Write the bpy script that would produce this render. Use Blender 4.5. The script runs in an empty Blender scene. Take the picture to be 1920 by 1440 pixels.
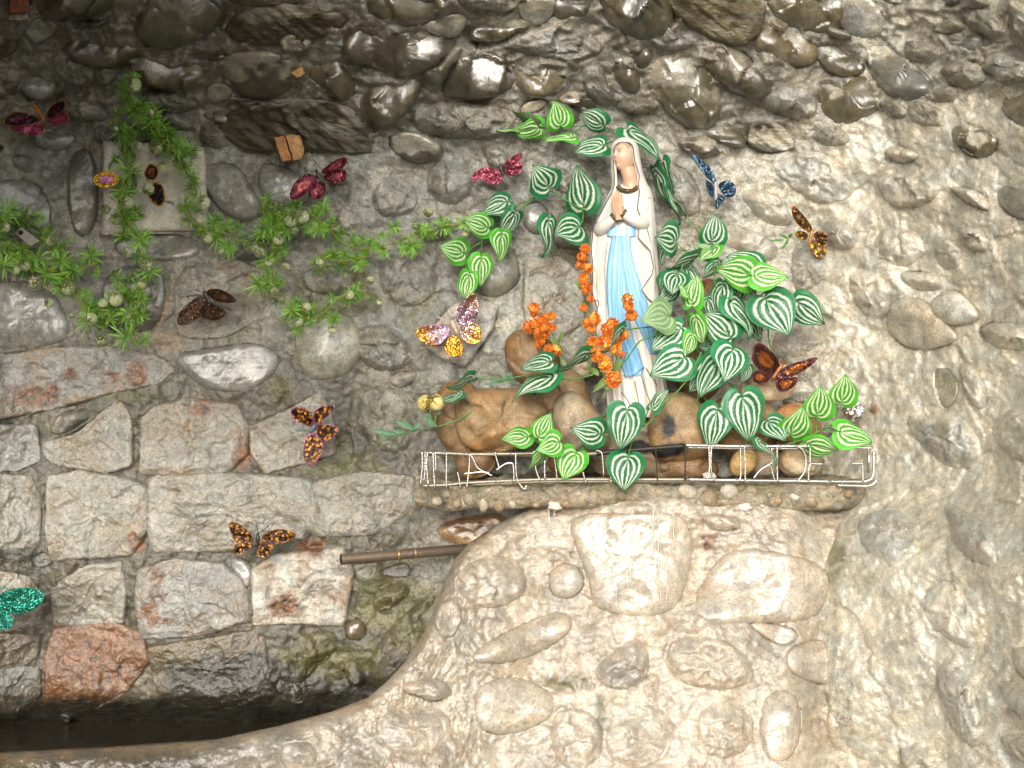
import bpy, bmesh, math, random
import numpy as np
from mathutils import Vector, Matrix
random.seed(7)
rng = np.random.default_rng(7)
C = bpy.context.scene.collection
scene = bpy.context.scene

# ------------------------------------------------------------------ camera, sky, sun, exposure
D = 2.4                                   # metres from the lens to the back wall; 1 px of the 1920 px photo = 1 mm there
cam_d = bpy.data.cameras.new('camera')
cam = bpy.data.objects.new('camera', cam_d); C.objects.link(cam)
cam.location = (0, -D, 0); cam.rotation_euler = (math.radians(90), 0, 0)
cam_d.sensor_width = 36; cam_d.lens = 36 * D / 1.92
cam_d.clip_start = 0.02; cam_d.clip_end = 2000
scene.camera = cam
world = bpy.data.worlds.new('World'); scene.world = world; world.use_nodes = True
SUN_EL, SUN_AZ = math.radians(21), math.radians(188)       # azimuth clockwise from +Y: behind the camera and to its left
wn = world.node_tree
sky = wn.nodes.new('ShaderNodeTexSky'); sky.sky_type = 'NISHITA'; sky.sun_disc = False
sky.sun_elevation = SUN_EL; sky.sun_rotation = SUN_AZ
sky.dust_density = 3.0; sky.ozone_density = 0.6; sky.air_density = 0.9
hs = wn.nodes.new('ShaderNodeHueSaturation'); hs.inputs['Saturation'].default_value = 0.35   # thin overcast
wn.links.new(sky.outputs[0], hs.inputs['Color']); wn.links.new(hs.outputs[0], wn.nodes['Background'].inputs[0])
wn.nodes['Background'].inputs[1].default_value = 0.15
sun_d = bpy.data.lights.new('sun', 'SUN'); sun_d.energy = 0.6; sun_d.angle = math.radians(15); sun_d.color = (1, 0.97, 0.92)
sun = bpy.data.objects.new('sun', sun_d); C.objects.link(sun)
sdir = Vector((math.sin(SUN_AZ) * math.cos(SUN_EL), math.cos(SUN_AZ) * math.cos(SUN_EL), math.sin(SUN_EL)))
sun.rotation_euler = sdir.to_track_quat('Z', 'Y').to_euler()
sun.location = sdir * 5
scene.view_settings.view_transform = 'Standard'; scene.view_settings.look = 'None'
scene.view_settings.exposure = 1.05; scene.view_settings.gamma = 1.0
try: scene.view_settings.use_curve_mapping = False
except Exception: pass
scene.render.engine = 'CYCLES'
try:
    scene.cycles.use_denoising = True
    scene.cycles.denoiser = 'OPENIMAGEDENOISE'
    scene.cycles.sample_clamp_indirect = 4.0
    scene.cycles.max_bounces = 6
except Exception: pass

# ------------------------------------------------------------------ numeric helpers
def sstep(x, a, b):
    t = np.clip((np.asarray(x, float) - a) / (b - a), 0, 1); return t * t * (3 - 2 * t)
def _h(ix, iy, s):
    n = (ix.astype(np.int64) * 374761393 + iy.astype(np.int64) * 668265263 + s * 974711) & 0xffffffff
    n = ((n ^ (n >> 13)) * 1274126177) & 0xffffffff
    n = ((n ^ (n >> 16)) * 2246822519) & 0xffffffff
    return ((n ^ (n >> 15)) & 0xffffff) / float(0xffffff)
def vn(x, y, s=0):
    x = np.asarray(x, float); y = np.asarray(y, float)
    ix = np.floor(x); iy = np.floor(y); fx = x - ix; fy = y - iy
    fx = fx * fx * fx * (fx * (fx * 6 - 15) + 10); fy = fy * fy * fy * (fy * (fy * 6 - 15) + 10)
    a = _h(ix, iy, s); b = _h(ix + 1, iy, s); c = _h(ix, iy + 1, s); d = _h(ix + 1, iy + 1, s)
    return (a + (b - a) * fx + (c - a) * fy + (a - b - c + d) * fx * fy) * 2 - 1
def fbm(x, y, o=4, s=0, g=0.5):
    r = 0; a = 1.0; t = 0
    x = np.asarray(x, float); y = np.asarray(y, float)
    for i in range(o):
        r = r + a * vn(x, y, s + i * 17); t += a; a *= g
        x, y = x * 1.63 + y * 1.17 + 5.2, y * 1.63 - x * 1.17 + 1.3
    return r / t
def ridg(x, y, o=4, s=0):
    r = 0; a = 1.0; t = 0
    x = np.asarray(x, float); y = np.asarray(y, float)
    for i in range(o):
        r = r + a * (1 - 2 * np.abs(vn(x, y, s + i * 23))); t += a; a *= 0.5
        x, y = x * 1.63 + y * 1.17 + 3.1, y * 1.63 - x * 1.17 + 7.7
    return r / t
def voro(x, y, s=0):
    x = np.asarray(x, float); y = np.asarray(y, float)
    ix = np.floor(x); iy = np.floor(y)
    f1 = np.full(x.shape, 9.0); f2 = f1.copy(); cid = np.zeros(x.shape)
    dx1 = np.zeros(x.shape); dy1 = np.zeros(x.shape)
    for i in (-1, 0, 1):
        for j in (-1, 0, 1):
            cx = ix + i + _h(ix + i, iy + j, s); cy = iy + j + _h(ix + i, iy + j, s + 91)
            d = np.hypot(cx - x, cy - y); near = d < f1
            f2 = np.where(near, f1, np.minimum(f2, d))
            cid = np.where(near, _h(ix + i, iy + j, s + 7), cid)
            dx1 = np.where(near, x - cx, dx1); dy1 = np.where(near, y - cy, dy1)
            f1 = np.where(near, d, f1)
    return f1, f2, cid, dx1, dy1
def facet(x, y, s=0):                      # broken-stone facets: a random tilted plane per cell
    f1, f2, c, dx, dy = voro(x, y, s)
    a = c * 40.0
    return (np.cos(a) * dx + np.sin(a) * dy) * 1.2 + (c - 0.5) * 0.6
def lin(r, g, b):
    f = lambda c: ((c / 255 + 0.055) / 1.055) ** 2.4 if c > 10 else c / 255 / 12.92
    return np.array([f(r), f(g), f(b)])
def unproj(u, v, y):
    u = np.asarray(u, float); v = np.asarray(v, float); y = np.asarray(y, float) + 0 * u
    k = (D + y) / D
    return np.stack([(u - 960) / 1000 * k, y, (720 - v) / 1000 * k], -1)
def interp(x, tab):
    t = np.array(tab, float); return np.interp(x, t[:, 0], t[:, 1])

# ------------------------------------------------------------------ depth of the cave surface seen along each ray
def ceil_line(u):                          # where the overhang starts
    return interp(u, [(-900, 330), (0, 250), (400, 235), (700, 290), (1000, 235), (1150, 190), (1300, 265), (1450, 285), (1560, 240), (1750, 215), (1950, 170), (2800, 120)])
def W(u, v):
    u = np.asarray(u, float); v = np.asarray(v, float)
    t = np.maximum(0, (ceil_line(u) + 40 - v) / 300)
    amp = interp(u, [(-900, 1.2), (-100, 1.15), (0, 1.1), (700, 0.95), (1200, 0.85), (1450, 0.6), (1700, 0.3), (2000, 0.2), (2800, 0.15)])
    y = -amp * (0.20 * np.minimum(t, 1) ** 1.35 + interp(u, [(-300, .34), (200, .30), (700, .18), (1200, .15)]) * np.maximum(t - 1, 0) ** 1.0)  # unseen overhang past the frame, drawn further forward to darken the left
    r = np.maximum(0, (u - 1480) / 440); r = np.where(r > 1.1, 1.1 + .45 * np.tanh((r - 1.1) / .45), r); y = y - 0.36 * r ** 1.5
    l = np.maximum(0, (90 - u) / 400); l = np.where(l > 1, 1 + .6 * np.tanh((l - 1) / .6), l); y = y - 0.34 * l ** 1.4  # left wall beyond the frame, added to block light on that side
    y = y + 0.05 * np.exp(-((u - 1180) / 260) ** 2 - ((v - 480) / 260) ** 2)
    y = y + 0.13 * sstep(v, 1290, 1385) * sstep(760 - u, 0, 160)      # undercut behind the basin
    y = y - 0.20 * sstep(v, 860, 1080) * sstep(u, 1330, 1600)
    y = y - 0.03 * sstep(v, 250, 700) * sstep(u, 1450, 1700)
    y = y + 0.03 * fbm(u / 320, v / 320, 2, 5) + 0.02 * fbm(u / 130, v / 130, 2, 9)
    return np.maximum(y, -1.75)
def Wn(u, v):                              # its normal, facing the camera
    e = 18.0
    a = unproj(u + e, v, W(u + e, v)) - unproj(u - e, v, W(u - e, v))
    b = unproj(u, v + e, W(u, v + e)) - unproj(u, v - e, W(u, v - e))
    n = np.cross(a, b); n /= np.linalg.norm(n, axis=-1, keepdims=True) + 1e-12
    s = np.sign(-n[..., 1:2]); s[s == 0] = 1
    return n * s
rim = [(-700, 1470), (-300, 1436), (0, 1412), (200, 1402), (400, 1388), (520, 1362), (620, 1335), (690, 1308), (725, 1278), (762, 1238), (795, 1187), (815, 1142), (831, 1094), (852, 1050), (880, 1018), (930, 984), (1000, 950), (1060, 932), (1150, 924), (1300, 921), (1560, 926), (1900, 945)]
def Bd(u, v):                              # depth of the basin wall's face
    u = np.asarray(u, float); v = np.asarray(v, float)
    y0 = -0.30 + 0.10 * sstep(u, 640, 1060)
    y0 = y0 - 0.016 * sstep(u, 960, 1080) - 0.12 * np.clip((v - 980) / 460, 0, 2) ** 1.2
    s = sstep(u, 1470, 1640)
    y0 = (1 - s) * y0 + s * (W(u, v) + 0.045)
    return y0 + 0.025 * fbm(u / 150, v / 150, 2, 31)
def Bfull(u, v):
    top = interp(u, rim); sl = (interp(u + 12, rim) - interp(u - 12, rim)) / 24
    d = np.maximum(0, (v - top)) / np.sqrt(1 + sl ** 2)
    t = np.clip(d / 42, 0, 1)
    return Bd(u, v) + (1 - np.sqrt(np.maximum(0, 1 - (1 - t) ** 2))) * 0.055

# ------------------------------------------------------------------ object helpers
def tag(o, label=None, cat=None, group=None, kind=None):
    if label: o['label'] = label
    if cat: o['category'] = cat
    if group: o['group'] = group
    if kind: o['kind'] = kind
    return o
def thing(name, loc, label, cat, group=None):
    o = bpy.data.objects.new(name, None); C.objects.link(o); o.location = loc
    o.empty_display_size = 0.02
    return tag(o, label, cat, group)
def mesh(name, verts, faces, col=None, uv=None, smooth=True):
    me = bpy.data.meshes.new(name)
    verts = np.asarray(verts, np.float32)
    if isinstance(faces, np.ndarray):
        n, k = faces.shape
        me.vertices.add(len(verts)); me.vertices.foreach_set('co', verts.ravel())
        me.loops.add(n * k); me.loops.foreach_set('vertex_index', faces.astype(np.int32).ravel())
        me.polygons.add(n)
        me.polygons.foreach_set('loop_start', np.arange(0, n * k, k, dtype=np.int32))
        me.update(calc_edges=True)
    else:
        me.from_pydata(verts.tolist(), [], faces)
    if smooth: me.polygons.foreach_set('use_smooth', np.ones(len(me.polygons), bool))
    if col is not None:
        a = me.color_attributes.new('col', 'FLOAT_COLOR', 'POINT')
        c4 = np.ones((len(verts), 4), np.float32); c4[:, :3] = np.asarray(col)
        a.data.foreach_set('color', c4.ravel())
    if uv is not None:
        a = me.attributes.new('st', 'FLOAT_VECTOR', 'POINT')
        c3 = np.zeros((len(verts), 3), np.float32); c3[:, :2] = uv
        a.data.foreach_set('vector', c3.ravel())
    me.update()
    return me
def link(name, me, mat, parent=None, loc=None):
    o = bpy.data.objects.new(name, me); C.objects.link(o)
    if mat is not None and len(me.materials) == 0: me.materials.append(mat)
    if loc is not None: o.location = loc
    if parent is not None: o.parent = parent
    return o
def world_mesh(name, verts, faces, mat, parent=None, col=None, uv=None, smooth=True, origin=None):
    """verts in world space; the object's origin goes to their middle; parents carry only a location"""
    verts = np.asarray(verts, float)
    c = verts.mean(0) if origin is None else np.asarray(origin, float)
    me = mesh(name, verts - c, faces, col, uv, smooth)
    p = np.zeros(3)
    q = parent
    while q is not None: p = p + np.array(q.location); q = q.parent
    return link(name, me, mat, parent, c - p)
def grid_faces(nu, nv, wrap=False):
    i = np.arange(nv - 1)[:, None] * nu; j = np.arange(nu if wrap else nu - 1)[None, :]
    j2 = (j + 1) % nu
    return np.stack([i + j, i + nu + j, i + nu + j2, i + j2], -1).reshape(-1, 4)
def tube(pts, rad, n=8, cap=True):
    pts = np.asarray(pts, float); rad = np.broadcast_to(np.asarray(rad, float), (len(pts),))
    t = np.gradient(pts, axis=0); t /= np.linalg.norm(t, axis=1, keepdims=True) + 1e-12
    ref = np.array([0.13, -0.97, 0.2]); V = []
    for p, d, r in zip(pts, t, rad):
        a = np.cross(d, ref)
        if np.linalg.norm(a) < 1e-3: a = np.cross(d, [1, 0, 0])
        a /= np.linalg.norm(a); b = np.cross(d, a)
        for k in range(n):
            w = 2 * math.pi * k / n; V.append(p + r * (math.cos(w) * a + math.sin(w) * b))
    F = []
    for i in range(len(pts) - 1):
        for k in range(n):
            k2 = (k + 1) % n; F.append((i * n + k, i * n + k2, (i + 1) * n + k2, (i + 1) * n + k))
    if cap: F.append(tuple(range(n))[::-1]); F.append(tuple((len(pts) - 1) * n + k for k in range(n)))
    return V, F
def join(parts):
    V = []; F = []
    for v, f in parts:
        o = len(V); V.extend([list(p) for p in v]); F.extend([tuple(i + o for i in q) for q in f])
    return V, F
def catmull(P, per=8, closed=False):
    P = np.asarray(P, float); n = len(P); out = []
    rngi = range(n) if closed else range(n - 1)
    for i in rngi:
        if closed: a, b, c, d = P[i - 1], P[i], P[(i + 1) % n], P[(i + 2) % n]
        else: a, b, c, d = P[max(i - 1, 0)], P[i], P[i + 1], P[min(i + 2, n - 1)]
        for k in range(per):
            t = k / per
            out.append(0.5 * (2 * b + (c - a) * t + (2 * a - 5 * b + 4 * c - d) * t * t + (3 * b - a - 3 * c + d) * t ** 3))
    if not closed: out.append(P[-1])
    return np.array(out)
def chaikin(P, it):
    P = np.asarray(P, float)
    for _ in range(it):
        Q = np.roll(P, -1, 0); P = np.stack([P * 0.75 + Q * 0.25, P * 0.25 + Q * 0.75], 1).reshape(-1, 2)
    return P
def resample(P, N):
    Q = np.vstack([P, P[:1]]); s = np.concatenate([[0], np.cumsum(np.linalg.norm(np.diff(Q, axis=0), axis=1))])
    t = np.linspace(0, s[-1], N, endpoint=False)
    return np.stack([np.interp(t, s, Q[:, 0]), np.interp(t, s, Q[:, 1])], 1)
def inside(P, x, y):
    r = np.zeros(x.shape, bool); n = len(P)
    for i in range(n):
        x0, y0 = P[i]; x1, y1 = P[(i + 1) % n]
        if y0 == y1: continue
        c = ((y0 > y) != (y1 > y)) & (x < (x1 - x0) * (y - y0) / (y1 - y0) + x0)
        r ^= c
    return r

# ------------------------------------------------------------------ materials
def newmat(name):
    m = bpy.data.materials.new(name); m.use_nodes = True
    nt = m.node_tree; return m, nt, nt.nodes['Principled BSDF']
def N(nt, t, **kw):
    n = nt.nodes.new(t)
    for k, v in kw.items():
        if k in n.inputs: n.inputs[k].default_value = v
        else: setattr(n, k, v)
    return n
def ramp(nt, src, a, b, lo=0.0, hi=1.0):
    m = N(nt, 'ShaderNodeMapRange', clamp=True); nt.links.new(src, m.inputs[0])
    for i, v in enumerate((a, b, lo, hi)): m.inputs[i + 1].default_value = v
    return m.outputs[0]
def rock_mat(name, rough=(0.3, 0.6), fine=260, finestr=0.6, bump=0.004, coarse=70, speck=0.35, spec=0.5, coat=0.0, stretch=None, coatr=0.25, grit=0.45):
    m, nt, b = newmat(name); L = nt.links.new
    at = N(nt, 'ShaderNodeAttribute', attribute_name='col')
    geo = N(nt, 'ShaderNodeNewGeometry'); pos = geo.outputs['Position']
    if stretch:
        mp = N(nt, 'ShaderNodeMapping'); mp.inputs['Rotation'].default_value = stretch[0]; mp.inputs['Scale'].default_value = stretch[1]
        L(pos, mp.inputs[0]); pos = mp.outputs[0]
    n1 = N(nt, 'ShaderNodeTexNoise', Scale=coarse, Detail=6.0, Roughness=0.62); L(pos, n1.inputs['Vector'])
    n2 = N(nt, 'ShaderNodeTexNoise', Scale=fine, Detail=4.0, Roughness=0.6); L(pos, n2.inputs['Vector'])
    n3 = N(nt, 'ShaderNodeTexNoise', Scale=coarse * 0.4, Detail=5.0, Roughness=0.6); L(pos, n3.inputs['Vector'])
    f1 = ramp(nt, n1.outputs['Fac'], 0.3, 0.7, 1 - speck, 1 + speck)
    f2 = ramp(nt, n2.outputs['Fac'], 0.3, 0.7, 1 - speck * 0.7, 1 + speck * 0.7)
    mu = N(nt, 'ShaderNodeMath', operation='MULTIPLY'); L(f1, mu.inputs[0]); L(f2, mu.inputs[1])
    vm = N(nt, 'ShaderNodeVectorMath', operation='SCALE'); L(at.outputs['Color'], vm.inputs[0]); L(mu.outputs[0], vm.inputs['Scale'])
    # hue drift between warm and cool
    # grit: scattered darker and paler grains
    vo = N(nt, 'ShaderNodeTexVoronoi', Scale=fine * 1.25); L(pos, vo.inputs['Vector'])
    sx = N(nt, 'ShaderNodeSeparateXYZ'); L(vo.outputs['Color'], sx.inputs[0])
    gk = ramp(nt, vo.outputs['Distance'], .42, .28); gs = ramp(nt, sx.outputs[0], .0, 1.0, -grit, grit)
    gm = N(nt, 'ShaderNodeMath', operation='MULTIPLY_ADD'); L(gk, gm.inputs[0]); L(gs, gm.inputs[1]); gm.inputs[2].default_value = 1.0
    vm2 = N(nt, 'ShaderNodeVectorMath', operation='SCALE'); L(vm.outputs[0], vm2.inputs[0]); L(gm.outputs[0], vm2.inputs['Scale']); vm = vm2
    mx = N(nt, 'ShaderNodeMix', data_type='RGBA', blend_type='MULTIPLY'); mx.inputs['Factor'].default_value = 0.8
    cr = N(nt, 'ShaderNodeValToRGB'); cr.color_ramp.elements[0].color = (1.07, 0.99, 0.87, 1); cr.color_ramp.elements[1].color = (0.92, 1.0, 1.05, 1)
    cr.color_ramp.elements[0].position = 0.35; cr.color_ramp.elements[1].position = 0.65
    L(n3.outputs['Fac'], cr.inputs[0]); L(vm.outputs[0], mx.inputs['A']); L(cr.outputs[0], mx.inputs['B'])
    L(mx.outputs['Result'], b.inputs['Base Color'])
    L(ramp(nt, n3.outputs['Fac'], 0.35, 0.65, rough[0], rough[1]), b.inputs['Roughness'])
    b1 = N(nt, 'ShaderNodeBump', Strength=1.0, Distance=bump); L(n1.outputs['Fac'], b1.inputs['Height'])
    b2 = N(nt, 'ShaderNodeBump', Strength=finestr, Distance=bump * 0.3); L(n2.outputs['Fac'], b2.inputs['Height']); L(b1.outputs[0], b2.inputs['Normal'])
    L(b2.outputs[0], b.inputs['Normal'])
    b.inputs['Specular IOR Level'].default_value = spec
    b.inputs['Coat Weight'].default_value = coat; b.inputs['Coat Roughness'].default_value = coatr
    if coat: L(b2.outputs[0], b.inputs['Coat Normal']); b.inputs['Coat IOR'].default_value = 1.75     # varnished, wet
    return m
M_MORTAR = rock_mat('mortar', (0.16, 0.5), 270, 1.3, 0.0052, 60, 0.46, 0.7, coat=.4, coatr=.22)
M_WORN = rock_mat('worn_stone', (0.16, 0.45), 190, 0.7, 0.003, 40, 0.30, 0.7, coat=.35, coatr=.2)
M_PLASTER = rock_mat('wet_plaster', (0.15, 0.42), 330, 1.4, 0.0032, 60, 0.32, 0.75, coat=.6, coatr=.17)
M_BLOCK = rock_mat('quarried_stone', (0.18, 0.4), 170, 0.6, 0.008, 70, 0.24, 0.8, coat=0.9, coatr=0.16)
M_COBBLE = rock_mat('smooth_cobble', (0.24, 0.5), 260, 0.5, 0.0024, 42, 0.42, 0.6, coat=.7, coatr=.2)
M_SLATE = rock_mat('layered_slate', (0.25, 0.5), 200, 0.6, 0.006, 40, 0.35, 0.6, stretch=((0, math.radians(52), 0), (0.35, 1, 2.4)))
M_BOULDER = rock_mat('tan_boulder', (0.36, 0.62), 300, 0.8, 0.0024, 50, 0.32, 0.4)
M_CONCRETE = rock_mat('pebble_concrete', (0.45, 0.8), 300, 1.0, 0.004, 90, 0.4, 0.4)
def plain(name, col, rough=0.5, metal=0.0, spec=0.5, attr=None, bump=None, coat=0.0):
    m, nt, b = newmat(name)
    b.inputs['Base Color'].default_value = (*col, 1); b.inputs['Roughness'].default_value = rough
    b.inputs['Metallic'].default_value = metal; b.inputs['Specular IOR Level'].default_value = spec
    b.inputs['Coat Weight'].default_value = coat
    geo = N(nt, 'ShaderNodeNewGeometry')
    n1 = N(nt, 'ShaderNodeTexNoise', Scale=(bump[0] if bump else 120), Detail=4.0); nt.links.new(geo.outputs['Position'], n1.inputs['Vector'])
    src = None
    if attr:
        at = N(nt, 'ShaderNodeAttribute', attribute_name=attr); src = at.outputs['Color']
    vm = N(nt, 'ShaderNodeVectorMath', operation='SCALE')
    if src is not None: nt.links.new(src, vm.inputs[0])
    else: vm.inputs[0].default_value = col
    nt.links.new(ramp(nt, n1.outputs['Fac'], 0.3, 0.7, 0.85, 1.15), vm.inputs['Scale'])
    nt.links.new(vm.outputs[0], b.inputs['Base Color'])
    if bump:
        bp = N(nt, 'ShaderNodeBump', Strength=1.0, Distance=bump[1]); nt.links.new(n1.outputs['Fac'], bp.inputs['Height']); nt.links.new(bp.outputs[0], b.inputs['Normal'])
    return m
# ------------------------------------------------------------------ the cave: roots
R_WALL = thing('stone_wall', (-0.4, 0, -0.3), 'back wall of wet grey quarried stone blocks with rust stains', 'wall')
R_CEIL = thing('stone_ceiling', (0, -0.1, 0.6), 'overhanging cave ceiling of dark glossy river cobbles', 'ceiling')
R_SIDE = thing('rough_wall', (0.8, -0.2, 0), 'pale beige rough plastered rock wall curving forward on the right', 'wall')
R_BASIN = thing('basin_wall', (0.2, -0.3, -0.5), 'bright cemented boulder front of the basin below the shelf', 'wall')
for r_ in (R_WALL, R_CEIL, R_SIDE, R_BASIN): r_['kind'] = 'thing'
ROOT = {'w': R_WALL, 'c': R_CEIL, 's': R_SIDE, 'b': R_BASIN}

SILVER = (.265, .25, .20); GREY = (.22, .215, .19); DGREY = (.13, .125, .10); DARK = (.060, .050, .030); BROWN = (.12, .095, .055)
BEIGE = (.36, .32, .25); PALE = (.43, .40, .335); TAN = (.30, .19, .09); RUSTY = (.20, .085, .035); OLIVE = (.085, .072, .04)
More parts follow.
